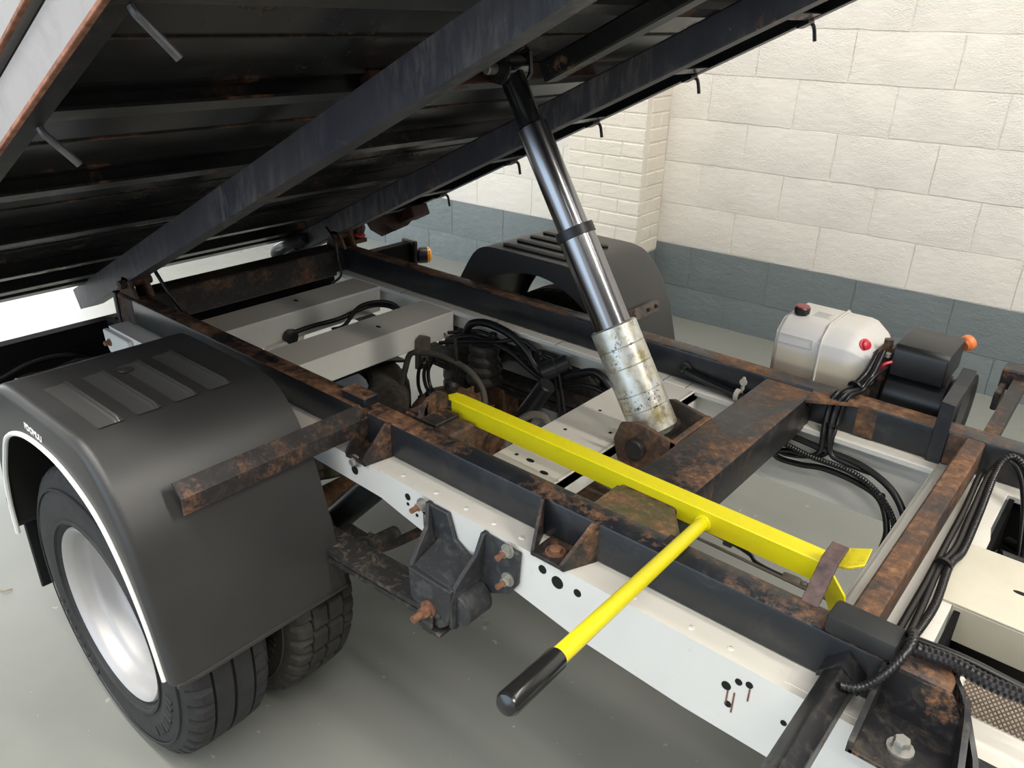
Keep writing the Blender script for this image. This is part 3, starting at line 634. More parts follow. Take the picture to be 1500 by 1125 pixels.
# ------------------------------------------------------------------ wheels
def tyre_prof(R, W):
    h = W/2; return [(0.222, -h*0.80), (0.235, -h*0.93), (0.27, -h*1.0), (0.305, -h*0.985), (R-0.028, -h*0.90), (R-0.010, -h*0.80), (R-0.003, -h*0.70),
        (R-0.001, -h*0.47), (R-0.009, -h*0.455), (R-0.009, -h*0.425), (R, -h*0.41), (R, -h*0.04), (R-0.009, -h*0.025), (R-0.009, h*0.025), (R, h*0.04),
        (R, h*0.41), (R-0.009, h*0.425), (R-0.009, h*0.455), (R-0.001, h*0.47), (R-0.003, h*0.70), (R-0.010, h*0.80), (R-0.028, h*0.90), (0.305, h*0.985), (0.27, h*1.0), (0.235, h*0.93), (0.222, h*0.80)]
def wheel(name, label, cx, cy, R, W, side, lug, mat='rubber', grp=None, simple=False):
    t = thing(name, label, 'wheel', (cx, cy, 0), grp)
    seg = 192 if not simple else 72
    P = tyre_prof(R, W)
    def rf(j, k):
        if simple: return 0
        if j in (5, 6, 19, 20): return (-0.011 if not lug else -0.013) if k % 4 == 0 else 0     # shoulder slots
        if lug:
            if 7 <= j <= 18:
                b = (k+(3 if 10 <= j <= 11 or 14 <= j <= 15 else 0)) % 6
                return -0.012 if b == 0 else 0
        return 0
    one('tyre', mat, lambda bm: lathe(bm, P, (cx, cy, R), (0, 1, 0), seg, rf, False, False), t, ang=20)
    if not simple:
        def txt(bm):                                # raised ring and moulded marks on the sidewall
            s = side
            lathe(bm, [(0.318, s*(W/2*0.975)), (0.319, s*(W/2*0.995)), (0.323, s*(W/2*0.99)), (0.324, s*(W/2*0.955))], (cx, cy, R), (0, 1, 0), 96, None, False, False)
            lathe(bm, [(0.236, s*(W/2*0.92)), (0.238, s*(W/2*0.99)), (0.244, s*(W/2*0.995)), (0.246, s*(W/2*0.94))], (cx, cy, R), (0, 1, 0), 96, None, False, False)
            for k in range(26):
                if k % 13 > 8: continue
                an = math.radians(200+k*5.2+(40 if k > 12 else 0)); c = Vector((cx+0.283*math.cos(an), cy+s*(W/2*0.985), R+0.283*math.sin(an)))
                bx(bm, -0.006, 0.006, -0.004, 0.004, -0.014, 0.014, 0.001, Matrix.Translation(c) @ Matrix.Rotation(-an+PI/2+0.3*(k % 2), 4, 'Y'))
        one('sidewall_rib', mat, txt, t)
    # deep dished rim: lip, barrel, well, disc
    s = side; e = W/2*0.80
    rp = [(0.221, s*(e-0.004)), (0.2235, s*(e+0.006)), (0.219, s*(e+0.011)), (0.212, s*(e+0.006)), (0.2065, s*(e-0.004)), (0.2035, s*(e-0.010)), (0.203, s*(e-0.030)), (0.197, s*(e-0.036)), (0.190, s*(e-0.046)), (0.187, s*(e-0.070)), (0.176, s*(e-0.082)), (0.171, s*(e-0.088)), (0.166, s*(e-0.112)), (0.158, s*(e-0.122)), (0.11, s*(e-0.134)), (0.10, s*(e-0.116)), (0.070, s*(e-0.112)), (0.0005, s*(e-0.112))]
    rim = one('rim', 'rim', lambda bm: lathe(bm, rp, (cx, cy, R), (0, 1, 0), 64, None, False, False), t, ang=45)
    if not simple:
        for k in range(6):
            an = k*PI/3; bm = bm_new(); c = Vector((cx+0.085*math.cos(an), cy+s*(e-0.110), R+0.085*math.sin(an))); hexa(bm, c, c+Vector((0, s*0.022, 0)), 0.014); obj('wheel_nut', bm, 'zinc', t)
    return t
AXX, AXR = -1.6, 0.37
wheel('dual_wheel', 'outer rear wheel nearest the viewer, silver dished rim, ribbed tyre', AXX, 0.582, AXR, 0.215, -1, False, grp='rear wheels')
wheel('dual_wheel', 'inner rear wheel with block tread behind the nearest wheel', AXX, 0.830, AXR, 0.198, -1, True, 'rubber_dusty', 'rear wheels')
wheel('dual_wheel', 'inner rear wheel on the far side, half hidden behind subframe rail', AXX, 2.02, AXR, 0.198, 1, True, 'rubber_dusty', 'rear wheels')
wheel('dual_wheel', 'outer rear wheel on the far side, inside the far mudguard', AXX, 2.265, AXR, 0.2, 1, False, 'rubber_dusty', 'rear wheels')
spare = thing('spare_wheel', 'dusty spare tyre slung flat under the white rear cross members', 'wheel', (-2.03, 1.35, 0.33))
Rs = 0.36
one('tyre', 'sparerubber', lambda bm: lathe(bm, tyre_prof(Rs, 0.2), (-2.03, 1.35, 0.44), (0, 0, 1), 120, lambda j, k: -0.012 if (j in (5, 6, 7, 10, 11, 14, 15, 18, 19, 20) and k % 4 == 0) else 0, False, False), spare, ang=20)
one('rim', 'rim', lambda bm: lathe(bm, [(0.22, -0.06), (0.22, 0.06), (0.18, 0.0), (0.0005, 0.0)], (-2.03, 1.35, 0.44), (0, 0, 1), 32, None, False, False), spare)

# ------------------------------------------------------------------ mudguards
MGP = [(-1.195, 0.455), (-1.228, 0.60), (-1.272, 0.755), (-1.325, 0.845), (-1.375, 0.898), (-1.405, 0.913), (-1.44, 0.917), (-1.78, 0.917), (-1.815, 0.910), (-1.85, 0.880), (-1.925, 0.755), (-1.972, 0.60), (-2.005, 0.455)]
def resample(P, n):
    P = [Vector(p) for p in P]; L = [0]
    for a, b in zip(P, P[1:]): L.append(L[-1]+(b-a).length)
    out = []; j = 0
    for k in range(n+1):
        q = L[-1]*k/n
        while j < len(L)-2 and L[j+1] < q: j += 1
        out.append(P[j].lerp(P[j+1], min(1, (q-L[j])/(L[j+1]-L[j]))))
    return out
def soften(P, n=3):
    for _ in range(n): P = [P[0]]+[(P[i-1]+P[i]*2+P[i+1])/4 for i in range(1, len(P)-1)]+[P[-1]]
    return P
NP = 72
PROF = soften(resample(MGP, NP), 3)
ARCH_OUT = resample([Vector((p[0], p[1])) for p in spline([(-1.232, 0.456, 0), (-1.262, 0.575, 0), (-1.314, 0.69, 0), (-1.385, 0.775, 0), (-1.49, 0.824, 0), (-1.60, 0.838, 0), (-1.71, 0.826, 0), (-1.81, 0.782, 0), (-1.868, 0.712, 0), (-1.917, 0.63, 0), (-1.944, 0.54, 0), (-1.952, 0.456, 0)], 8)], NP)
ARCH_IN = resample([Vector((p[0], p[1])) for p in spline([(-1.203, 0.456, 0), (-1.225, 0.60, 0), (-1.30, 0.735, 0), (-1.374, 0.795, 0), (-1.431, 0.828, 0), (-1.518, 0.855, 0), (-1.621, 0.853, 0), (-1.76, 0.808, 0), (-1.87, 0.72, 0), (-1.95, 0.60, 0), (-1.997, 0.456, 0)], 8)], NP)
def shrink(d):
    out = []
    for i, p in enumerate(PROF):
        t = PROF[min(i+1, NP)]-PROF[max(i-1, 0)]; n = Vector((t.y, -t.x)).normalized()       # towards the wheel
        c = Vector((-1.6, 0.45))-p
        if n.dot(c) < 0: n = -n
        q = p+n*d; out.append(Vector((q.x, max(q.y, 0.455))))
    return out
def mudguard(name, label, yo, yi, arch_in, rad):
    s = -1 if yo < yi else 1
    t = thing(name, label, 'mudguard', (AXX, (yo+yi)/2, 0.455))
    bm = bm_new(); secs = [(yi, 0.0)]
    for k in range(7):
        a = k/6*PI/2; secs.append((yo-s*rad+s*rad*math.sin(a), rad*(1-math.cos(a))))
    rings = [[bm.verts.new((p.x, y, p.y)) for p in shrink(d)] for y, d in secs]
    rings.append([bm.verts.new((p.x, yo, p.y)) for p in ARCH_OUT])
    if arch_in: rings.insert(0, [bm.verts.new((p.x, yi, p.y)) for p in ARCH_IN])
    for a, b in zip(rings, rings[1:]):
        for k in range(NP):
            f = bm.faces.new((a[k], a[k+1], b[k+1], b[k]))
            if s > 0: f.normal_flip()
    bm.normal_update()
    bmesh.ops.solidify(bm, geom=bm.faces[:], thickness=0.0035)
    obj('shell', bm, 'plastic', t, ang=32)
    return t
mg = mudguard('mudguard', 'black plastic mudguard over the near rear wheels with white arch trim', 0.445, 0.862, False, 0.022)
tp = [(p.x, 0.4435, p.y) for p in ARCH_OUT]
one('arch_trim', 'trimwhite', lambda bm: tube(bm, tp, 0.0058, 8, 1, smooth=False), mg)
def bottom_trim(bm): tube(bm, [(-1.199, 0.452, 0.455), (-1.194, 0.50, 0.454), (-1.194, 0.862, 0.454)], 0.005, 6, 1, smooth=False)
one('bottom_lip', 'plastic', bottom_trim, mg)
def swage(k):                                       # pressed rib on the flat top: a raised bright edge beside a shallow recess
    def f(bm):
        y = (0.531, 0.608, 0.687, 0.764)[k]; t = bmesh.new(); x0, x1 = -1.69, -1.437
        prof = [(-0.030, -0.001), (-0.026, 0.0002), (0.0, 0.0006), (0.0040, 0.0062), (0.0058, 0.0070), (0.0085, 0.0064), (0.0105, 0.0092), (0.0125, 0.0098), (0.020, -0.001)]
        st = [(x0, 0.0), (x0+0.012, 1.0), (x1-0.012, 1.0), (x1, 0.0)]
        rr = [[t.verts.new((x, y+a, 0.9176+b*h)) for a, b in prof] for x, h in st]
        for p, q in zip(rr, rr[1:]):
            for i in range(len(prof)-1): t.faces.new((p[i], q[i], q[i+1], p[i+1]))
        bmesh.ops.recalc_face_normals(t, faces=t.faces[:]); join(bm, t)
    return f
for k in range(4): one('pressed_rib', 'ribgloss', swage(k), mg, ang=60)
one('moulded_badge', 'plastic', lambda bm: lathe(bm, [(0.016, 0), (0.014, 0.0015), (0.008, 0.0008), (0.006, 0.002), (0.0005, 0.002)], (-1.66, 0.66, 0.920), (0, 0, 1), 20), mg)
tc = bpy.data.curves.new('lettering', 'FONT'); tc.body = 'PDOMUU'; tc.size = 0.021; tc.extrude = 0.0004; tc.shear = 0.15; tc.space_character = 0.92; tc.offset = 0.0006
to = bpy.data.objects.new('lettering', tc); COL.objects.link(to); bpy.context.view_layer.update()
tm = bpy.data.meshes.new_from_object(to.evaluated_get(bpy.context.evaluated_depsgraph_get()))
bpy.data.objects.remove(to, do_unlink=True)
lo = bpy.data.objects.new('lettering', tm); COL.objects.link(lo); tm.materials.clear(); tm.materials.append(M['trimwhite']); lo.parent = mg
lo.matrix_local = Matrix.Translation(Vector((-1.672, 0.4442, 0.855))-WL[mg.name]) @ Matrix.Rotation(math.radians(2), 4, 'Y') @ Matrix.Rotation(PI/2, 4, 'X')
fl_ = one('mud_flap', 'motor', lambda bm: bx(bm, -2.022, -2.012, 0.475, 0.85, 0.23, 0.47, 0.003), mg)
one('flap_plate', 'plastic', lambda bm: bx(bm, -2.010, -2.003, 0.452, 0.85, 0.44, 0.53, 0.002), mg)
one('flap_bolt', 'copper', lambda bm: lathe(bm, [(0.020, 0), (0.020, 0.003), (0.011, 0.004), (0.010, 0.010), (0.0005, 0.010)], (-2.003, 0.53, 0.49), (1, 0, 0), 12), mg)
mf = mudguard('mudguard', 'black plastic mudguard over the far rear wheels with slotted top', 2.40, 1.99, True, 0.012)
for k in range(4):
    y = 2.045+k*0.075; one('top_slot', 'plastic_dk', lambda bm: prism(bm, [(-1.755, y), (-1.745, y-0.012), (-1.475, y-0.012), (-1.465, y), (-1.475, y+0.012), (-1.745, y+0.012)], fXY, 0.9165, 0.9225), mf)
def fbr(bm):
    prism(bm, [(2.05, -0.018), (2.285, -0.018), (2.297, -0.006), (2.297, 0.008), (2.285, 0.018), (2.05, 0.018)], lambda a, b, d: (-1.262+d-b*0.30, a, 0.755+b), 0.0, 0.006)
fb = one('rust_bracket', 'armgrey', fbr, mf)
for y in (2.13, 2.22, 2.27): bolt('bolt', (-1.256, y, 0.755), (-1.247, y, 0.755), 0.007, 'rust_dark', fb, False)

# ------------------------------------------------------------------ axle, spring, hanger, damper
ax = thing('rear_axle', 'rusty driven rear axle with round differential housing between the wheels', 'axle', (AXX, 1.42, 0.25))
one('axle_tube', 'axle', lambda bm: cyl(bm, (AXX, 0.74, AXR), (AXX, 2.12, AXR), 0.052, 20), ax)
def diff(bm):
    lathe(bm, [(0.05, -0.17), (0.10, -0.13), (0.155, -0.05), (0.165, 0.0), (0.155, 0.05), (0.10, 0.13), (0.05, 0.17)], (AXX, 1.62, AXR+0.02), (0, 1, 0), 28)
    lathe(bm, [(0.13, 0), (0.115, 0.10), (0.07, 0.17), (0.055, 0.22), (0.065, 0.225), (0.065, 0.245)], (AXX, 1.60, AXR+0.05), (1, 0, 0.1), 24)
    for k in range(8):
        an = k*PI/4; c = Vector((AXX+0.17, 1.60+0.10*math.cos(an), AXR+0.06+0.10*math.sin(an))); hexa(bm, c, c+Vector((0.02, 0, 0)), 0.012)
    for k in range(5): bx(bm, AXX+0.02+k*0.03, AXX+0.028+k*0.03, 1.55, 1.70, AXR+0.13, AXR+0.175-0.012*k, 0.002)
one('differential', 'axle', diff, ax)
for y in (0.825, 1.79): one('spring_pad', 'axle', lambda bm: bx(bm, -1.68, -1.52, y, y+0.08, AXR+0.04, 0.515, 0.006), ax)
one('propshaft', 'axle', lambda bm: cyl(bm, (AXX+0.24, 1.60, AXR+0.075), (-0.86, 1.53, 0.46), 0.036, 18), ax)
def bellow(y, label):
    def f(bm):
        prf = [(0.040, 0)]
        for k in range(4): prf += [(0.060-0.003*k, 0.012+0.036*k), (0.062-0.003*k, 0.024+0.036*k), (0.046, 0.036+0.036*k)]
        lathe(bm, prf, (-1.585, y, 0.53), (0, 0, 1), 26)
    return tag(one('bump_stop', 'bellow', f), label, 'bump stop')
bellow(1.765, 'ribbed black rubber bump stop on the far axle end beside the cables')
def spring(y, label):
    t = thing('leaf_spring', label, 'spring', (-1.3, y, 0.44))
    def leaf(z, x0, x1, th):
        def f(bm):
            P = []; n = 12
            for k in range(n+1):
                x = x0+(x1-x0)*k/n; s = (x+1.6)/0.75; P.append((x, z+0.035*s*s))
            prism(bm, P+[(x, q-th) for x, q in reversed(P)], fXZ, y-0.036, y+0.036)
        return f
    one('spring_leaf', 'spring', leaf(0.548, -2.3, -0.860, 0.012), t)
    one('spring_leaf', 'spring', leaf(0.531, -2.2, -0.90, 0.012), t)
    one('spring_leaf', 'spring', leaf(0.517, -1.95, -1.25, 0.016), t)
    one('spring_eye', 'cast', lambda bm: cyl(bm, (-0.834, y-0.018, 0.598), (-0.834, y+0.052, 0.598), 0.036, 24, 0.004), t)
    one('spring_clip', 'spring', lambda bm: (bx(bm, -0.915, -0.855, y-0.044, y+0.044, 0.530, 0.540, 0.002), bx(bm, -0.905, -0.875, y-0.046, y-0.038, 0.53, 0.575, 0.002)), t)
    return t
spring(0.868, 'dusty near leaf spring running forward to the black hanger bracket')
spring(1.83, 'dusty far leaf spring under the far chassis rail')
hg = thing('spring_hanger', 'black forged spring hanger bracket bolted to the near white chassis rail', 'bracket', (-0.86, 0.88, 0.49))
one('mounting_plate', 'cast', lambda bm: prism(bm, [(-0.985, 0.746), (-0.925, 0.746), (-0.905, 0.69), (-0.848, 0.66), (-0.83, 0.746), (-0.738, 0.742), (-0.742, 0.665), (-0.762, 0.635), (-0.847, 0.59), (-0.95, 0.61), (-0.965, 0.66)], fXZ, 0.921, 0.9312, 0.002), hg)
def cheek(xa, xb):
    def f(bm): prism(bm, [(0.931, 0.748), (0.931, 0.61), (0.900, 0.575), (0.850, 0.552), (0.838, 0.56), (0.836, 0.625), (0.846, 0.655), (0.872, 0.680), (0.902, 0.705), (0.918, 0.748)], lambda a, b, d: (d+(xb-xa)*max(0, b-0.63)/0.118, a, b), xa, xa+0.010, 0.0012)
    return f
one('cheek', 'cast', cheek(-0.950, -0.985), hg); one('cheek', 'cast', cheek(-0.842, -0.832), hg)
one('front_plate', 'cast', lambda bm: prism(bm, [(-0.950, 0.652), (-0.945, 0.585), (-0.925, 0.553), (-0.895, 0.543), (-0.862, 0.546), (-0.842, 0.565), (-0.834, 0.600), (-0.834, 0.652)], fXZ, 0.834, 0.845, 0.002), hg)
one('saddle', 'cast', lambda bm: prism(bm, [(0.925, 0.678), (0.925, 0.668), (0.850, 0.622), (0.8445, 0.622), (0.8445, 0.649), (0.850, 0.652)], fYZ, -0.950, -0.830, 0.002), hg)
pb = bolt('pivot_bolt', (-0.892, 0.834, 0.580), (-0.892, 0.812, 0.580), 0.013, 'copper', hg)
one('bolt_shank', 'copper', lambda bm: cyl(bm, (-0.892, 0.815, 0.58), (-0.892, 0.790, 0.58), 0.008, 12), hg)
for x, z in ((-0.995, 0.736), (-0.764, 0.738), (-0.762, 0.672)):
    b_ = bolt('bolt', (x, 0.921, z), (x, 0.905, z), 0.010, 'zinc', hg)
    one('bolt_shank', 'copper', lambda bm: cyl(bm, (x, 0.910, z), (x, 0.888, z), 0.006, 10), hg)
def damp(label, a, b, r):
    t = thing('shock_absorber', label, 'shock absorber', b)
    a, b = Vector(a), Vector(b); m = a.lerp(b, 0.55)
    one('dust_tube', 'motor', lambda bm: cyl(bm, a, m, r, 20, 0.004), t)
    one('damper_tube', 'axle', lambda bm: cyl(bm, m-(b-a)*0.02, b, r*0.8, 20, 0.004), t)
    one('lower_eye', 'rust_dark', lambda bm: cyl(bm, b+Vector((0, -0.03, 0)), b+Vector((0, 0.03, 0)), r*0.9, 16), t)
    return t
damp('black shock absorber leaning behind the near mudguard', (-1.19, 0.99, 0.69), (-1.50, 0.97, 0.36), 0.036)
damp('long grey shock absorber behind the yellow prop', (-1.245, 1.66, 0.672), (-1.41, 1.62, 0.38), 0.028)
arl = thing('anti_roll_bar', 'thin rusty anti roll bar link crossing under the near chassis rail', 'rod', (-1.2, 1.2, 0.4))
one('bar', 'rust_dark', lambda bm: tube(bm, [(-1.22, 0.95, 0.53), (-1.18, 1.02, 0.50), (-1.18, 1.75, 0.45)], 0.012, 10), arl)
one('end_joint', 'spring', lambda bm: (cyl(bm, (-1.20, 0.93, 0.52), (-1.20, 1.02, 0.51), 0.020, 14), bx(bm, -1.30, -1.20, 0.90, 0.96, 0.50, 0.535, 0.008)), arl)

# ------------------------------------------------------------------ rear bar with marker lamps
rb_ = thing('rear_bar', 'black rear light bar across the back of the chassis', 'bar', (-2.53, 1.35, 0.5))
one('beam', 'barblack', lambda bm: (bx(bm, -2.66, -2.61, 0.10, 2.385, 0.52, 0.692, 0.004), bx(bm, -2.61, -2.57, 0.10, 2.385, 0.52, 0.535, 0.002)), rb_)
one('end_cap', 'motor', lambda bm: bx(bm, -2.67, -2.58, 2.385, 2.41, 0.57, 0.705, 0.006), rb_)
for y in (1.01, 1.83): one('stay', 'barblack', lambda bm: bx(bm, -2.61, -2.405, y, y+0.02, 0.60, 0.70, 0.002), rb_)
lm = thing('marker_lamp', 'round amber marker lamp on the far end of the rear bar', 'lamp', (-2.58, 2.45, 0.59))
one('lamp_body', 'motor', lambda bm: lathe(bm, [(0.03, -0.04), (0.038, -0.03), (0.038, 0.008)], (-2.58, 2.45, 0.63), (0.55, 0.75, 0), 20), lm)
one('lens', 'amber', lambda bm: lathe(bm, [(0.036, 0.008), (0.036, 0.02), (0.022, 0.03), (0.0005, 0.032)], (-2.58, 2.45, 0.63), (0.55, 0.75, 0), 20), lm)
lr = thing('tail_lamp', 'small round red lamp under the far runner by the hinge', 'lamp', (-2.42, 1.93, 0.83))
one('lamp_body', 'rust_dark', lambda bm: (lathe(bm, [(0.03, 0), (0.034, 0.03), (0.02, 0.06)], (-2.42, 1.93, 0.852), (0, 0.2, 1), 16), bx(bm, -2.45, -2.39, 1.86, 1.96, 0.822, 0.838, 0.002)), lr)
one('lens', 'redlens', lambda bm: lathe(bm, [(0.031, -0.008), (0.036, -0.002), (0.036, 0.005)], (-2.42, 1.93, 0.85), (0, 0.2, 1), 16), lr)

# ------------------------------------------------------------------ hydraulic tank and pump on the far side
tk = thing('oil_tank', 'cream translucent plastic hydraulic oil tank beyond the far subframe rail', 'tank', (-0.59, 2.04, 0.70))
def tank(bm):
    t = bmesh.new()
    sec = [(1.945, 0.70), (1.945, 0.898), (1.949, 0.910), (1.985, 0.936), (1.996, 0.939), (2.13, 0.939), (2.145, 0.934), (2.168, 0.915), (2.172, 0.90), (2.172, 0.70)]
    st = [(-0.712, 0.93), (-0.707, 0.985), (-0.697, 1.0), (-0.597, 1.0), (-0.530, 1.0), (-0.512, 0.975), (-0.474, 0.80), (-0.468, 0.72)]
    cy, cz = 2.06, 0.80; rr = []
    for x, k in st: rr.append([t.verts.new((x, cy+(y-cy)*k, cz+(z-cz)*(k if z > cz else 1))) for y, z in sec])
    for p, q in zip(rr, rr[1:]):
        for i in range(len(sec)): j = (i+1) % len(sec); t.faces.new((p[i], p[j], q[j], q[i]))
    t.faces.new(rr[0]); t.faces.new(list(reversed(rr[-1])))
    bmesh.ops.recalc_face_normals(t, faces=t.faces[:]); bmesh.ops.bevel(t, geom=[e for e in t.edges if e.calc_face_angle(0) > 0.5], offset=0.006, segments=2, affect='EDGES'); join(bm, t)
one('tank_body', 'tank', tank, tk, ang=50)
def seamf(bm):
    sec = [(1.9425, 0.72), (1.9425, 0.899), (1.948, 0.912), (1.985, 0.939), (1.996, 0.942), (2.13, 0.942), (2.170, 0.917)]
    tube(bm, [(-0.588, y, z) for y, z in sec], 0.0035, 6, 1, smooth=False)
one('mould_seam', 'tankseam', seamf, tk)
cp = one('filler_cap', 'motor', lambda bm: lathe(bm, [(0.015, 0), (0.015, 0.006), (0.020, 0.008), (0.021, 0.022), (0.019, 0.025)], (-0.676, 2.02, 0.936), (0, 0, 1), 20), tk)
one('cap_top', 'capred', lambda bm: lathe(bm, [(0.0185, 0.025), (0.017, 0.028), (0.0005, 0.0285)], (-0.676, 2.02, 0.936), (0, 0, 1), 20), cp)
one('red_plug', 'red', lambda bm: lathe(bm, [(0.017, 0), (0.017, 0.003), (0.012, 0.004), (0.012, 0.010), (0.009, 0.012), (0.0005, 0.012)], (-0.493, 1.985, 0.912), (0.75, -0.40, 0.5), 18), tk)
lb = one('label', 'label', lambda bm: bx(bm, -0.655, -0.60, 2.03, 2.08, 0.9385, 0.9402), tk)
one('label_print', 'ink', lambda bm: [bx(bm, -0.65, -0.608-0.006*(k % 2), 2.034+0.007*k, 2.0365+0.007*k, 0.9402, 0.9405) for k in range(6)], lb)
one('embossed_frame', 'tankseam', lambda bm: (bx(bm, -0.70, -0.61, 1.9438, 1.9446, 0.878, 0.880), bx(bm, -0.70, -0.61, 1.9438, 1.9446, 0.902, 0.9035), bx(bm, -0.611, -0.609, 1.9438, 1.9446, 0.878, 0.903)), tk)
pm = thing('pump_motor', 'black electric hydraulic pump motor with square relay cover beside the oil tank', 'motor', (-0.36, 2.04, 0.72))
def relay(bm):
    prism(bm, [(1.965, 0.862), (1.957, 0.872), (1.957, 0.930), (1.967, 0.945), (2.10, 0.952), (2.115, 0.94), (2.115, 0.87)], fYZ, -0.418, -0.295, 0.003)
one('relay_cover', 'motor_top', relay, pm)
one('motor_body', 'motor', lambda bm: cyl(bm, (-0.425, 2.035, 0.79), (-0.285, 2.035, 0.79), 0.079, 36, 0.004), pm)
def cover(bm): lathe(bm, [(0.095, 0), (0.104, 0.004), (0.106, 0.026), (0.100, 0.032), (0.078, 0.032), (0.07, 0.027), (0.030, 0.028), (0.0005, 0.029)], (-0.272, 2.0, 0.80), (1, 0, 0), 48)
one('end_disc', 'motor_top', cover, pm)
one('pump_block', 'rust_dark', lambda bm: (bx(bm, -0.47, -0.43, 1.985, 2.07, 0.74, 0.905, 0.006), cyl(bm, (-0.455, 1.99, 0.86), (-0.455, 1.955, 0.86), 0.013, 10), cyl(bm, (-0.445, 2.01, 0.905), (-0.445, 2.01, 0.935), 0.011, 10), cyl(bm, (-0.462, 2.0, 0.80), (-0.462, 1.955, 0.80), 0.011, 10)), pm)
one('terminal', 'zinc', lambda bm: (cyl(bm, (-0.468, 1.975, 0.83), (-0.455, 1.965, 0.83), 0.01, 10), cyl(bm, (-0.43, 1.965, 0.905), (-0.43, 1.965, 0.915), 0.007, 8)), pm)
one('warning_plug', 'orange', lambda bm: lathe(bm, [(0.014, 0), (0.020, 0.008), (0.020, 0.022), (0.012, 0.026)], (-0.300, 2.125, 0.925), (0.4, 0.8, 0.3), 16), pm)
tag(one('power_cable', 'red', lambda bm: tube(bm, [(-0.44, 1.955, 0.862), (-0.43, 1.945, 0.89), (-0.415, 1.955, 0.90)], 0.004, 6)), 'short thin red lead between the pump block and relay cover', 'cable')

# ------------------------------------------------------------------ hoses, cables, pipes
def cab(name, mat, label, cat, pts, r, corr=0.0, grp=None, seg=8, n=8):
    return tag(one(name, mat, lambda bm: tube(bm, pts, r, max(seg, 16) if corr else seg, n, corr), ang=36 if corr else 60), label, cat, grp)
# from the pump over the far rail
cab('hydraulic_hose', 'conduit', 'thicker black hose from the oil tank side over the rusty far rail', 'hose', [(-0.455, 1.97, 0.91), (-0.455, 1.90, 0.875), (-0.47, 1.865, 0.846), (-0.485, 1.80, 0.845), (-0.49, 1.785, 0.80), (-0.485, 1.765, 0.755), (-0.48, 1.757, 0.71), (-0.50, 1.755, 0.685), (-0.55, 1.757, 0.68)], 0.0075)
cab('hydraulic_hose', 'conduit', 'black hose nearest the pump motor crossing the far rail', 'hose', [(-0.442, 1.965, 0.915), (-0.44, 1.90, 0.875), (-0.452, 1.865, 0.846), (-0.468, 1.80, 0.845), (-0.475, 1.785, 0.80), (-0.47, 1.765, 0.755), (-0.455, 1.756, 0.71), (-0.42, 1.755, 0.70), (-0.36, 1.757, 0.695)], 0.0075)
cab('cable', 'cable', 'thin black cable tied to hoses where they cross far rail', 'cable', [(-0.425, 1.96, 0.88), (-0.435, 1.89, 0.87), (-0.445, 1.862, 0.843), (-0.458, 1.80, 0.842), (-0.464, 1.79, 0.79), (-0.462, 1.766, 0.75), (-0.47, 1.757, 0.70), (-0.56, 1.757, 0.665), (-0.62, 1.757, 0.68)], 0.005)
tag(one('cable_tie', 'cable', lambda bm: lathe(bm, [(0.019, -0.003), (0.019, 0.003)], (-0.463, 1.865, 0.846), (0.25, 1, 0.35), 14)), 'black cable tie round the hoses on top of far rail', 'cable tie')
tag(one('cable_tie', 'cable', lambda bm: lathe(bm, [(0.016, -0.003), (0.016, 0.003)], (-0.472, 1.775, 0.775), (0, 0.3, 1), 14)), 'black cable tie round the hoses on inner face of far rail', 'cable tie')
cab('corrugated_conduit', 'conduit', 'corrugated conduit looping along inside of far chassis rail to front plate', 'conduit', [(-0.72, 1.755, 0.70), (-0.60, 1.752, 0.700), (-0.50, 1.745, 0.69), (-0.40, 1.740, 0.690), (-0.33, 1.725, 0.67), (-0.275, 1.70, 0.625), (-0.262, 1.66, 0.575)], 0.0075, 0.0068)
cab('cable', 'cable', 'smooth black cable running above the corrugated conduit inside far rail', 'cable', [(-0.72, 1.765, 0.712), (-0.60, 1.765, 0.718), (-0.48, 1.760, 0.712), (-0.38, 1.756, 0.705), (-0.30, 1.735, 0.68), (-0.25, 1.70, 0.63), (-0.245, 1.67, 0.58)], 0.0085)
cab('cable', 'cable', 'lower black cable sagging below the corrugated conduit inside far rail', 'cable', [(-0.55, 1.757, 0.68), (-0.59, 1.755, 0.665), (-0.575, 1.755, 0.650), (-0.52, 1.752, 0.655), (-0.46, 1.75, 0.668), (-0.38, 1.745, 0.665), (-0.32, 1.73, 0.65), (-0.285, 1.70, 0.60), (-0.28, 1.67, 0.56)], 0.0075)
# along the front cross member
cab('cable', 'cable', 'smooth grey black cable lying closest to rusty front cross member', 'cable', [(-0.145, 1.785, 0.775), (-0.146, 1.72, 0.79), (-0.142, 1.6, 0.775), (-0.140, 1.45, 0.772), (-0.137, 1.3, 0.775), (-0.137, 1.15, 0.775), (-0.135, 1.08, 0.78)], 0.0062)
cab('cable', 'cable', 'smooth black cable arching up beside the far rail end of front cross member', 'cable', [(-0.03, 1.62, 0.70), (-0.055, 1.70, 0.775), (-0.085, 1.755, 0.815), (-0.115, 1.765, 0.825), (-0.130, 1.72, 0.80), (-0.128, 1.58, 0.775), (-0.124, 1.46, 0.768), (-0.130, 1.36, 0.775), (-0.124, 1.22, 0.772), (-0.120, 1.09, 0.775)], 0.0062)
cab('corrugated_conduit', 'conduit', 'corrugated conduit bundled along the front cross member and up to far rail', 'conduit', [(-0.02, 1.60, 0.70), (-0.04, 1.69, 0.78), (-0.07, 1.755, 0.82), (-0.105, 1.77, 0.835), (-0.12, 1.73, 0.812), (-0.116, 1.60, 0.775), (-0.112, 1.46, 0.765), (-0.118, 1.38, 0.775), (-0.110, 1.25, 0.770), (-0.118, 1.12, 0.772), (-0.122, 1.04, 0.79), (-0.120, 1.0, 0.84)], 0.0075, 0.0068)
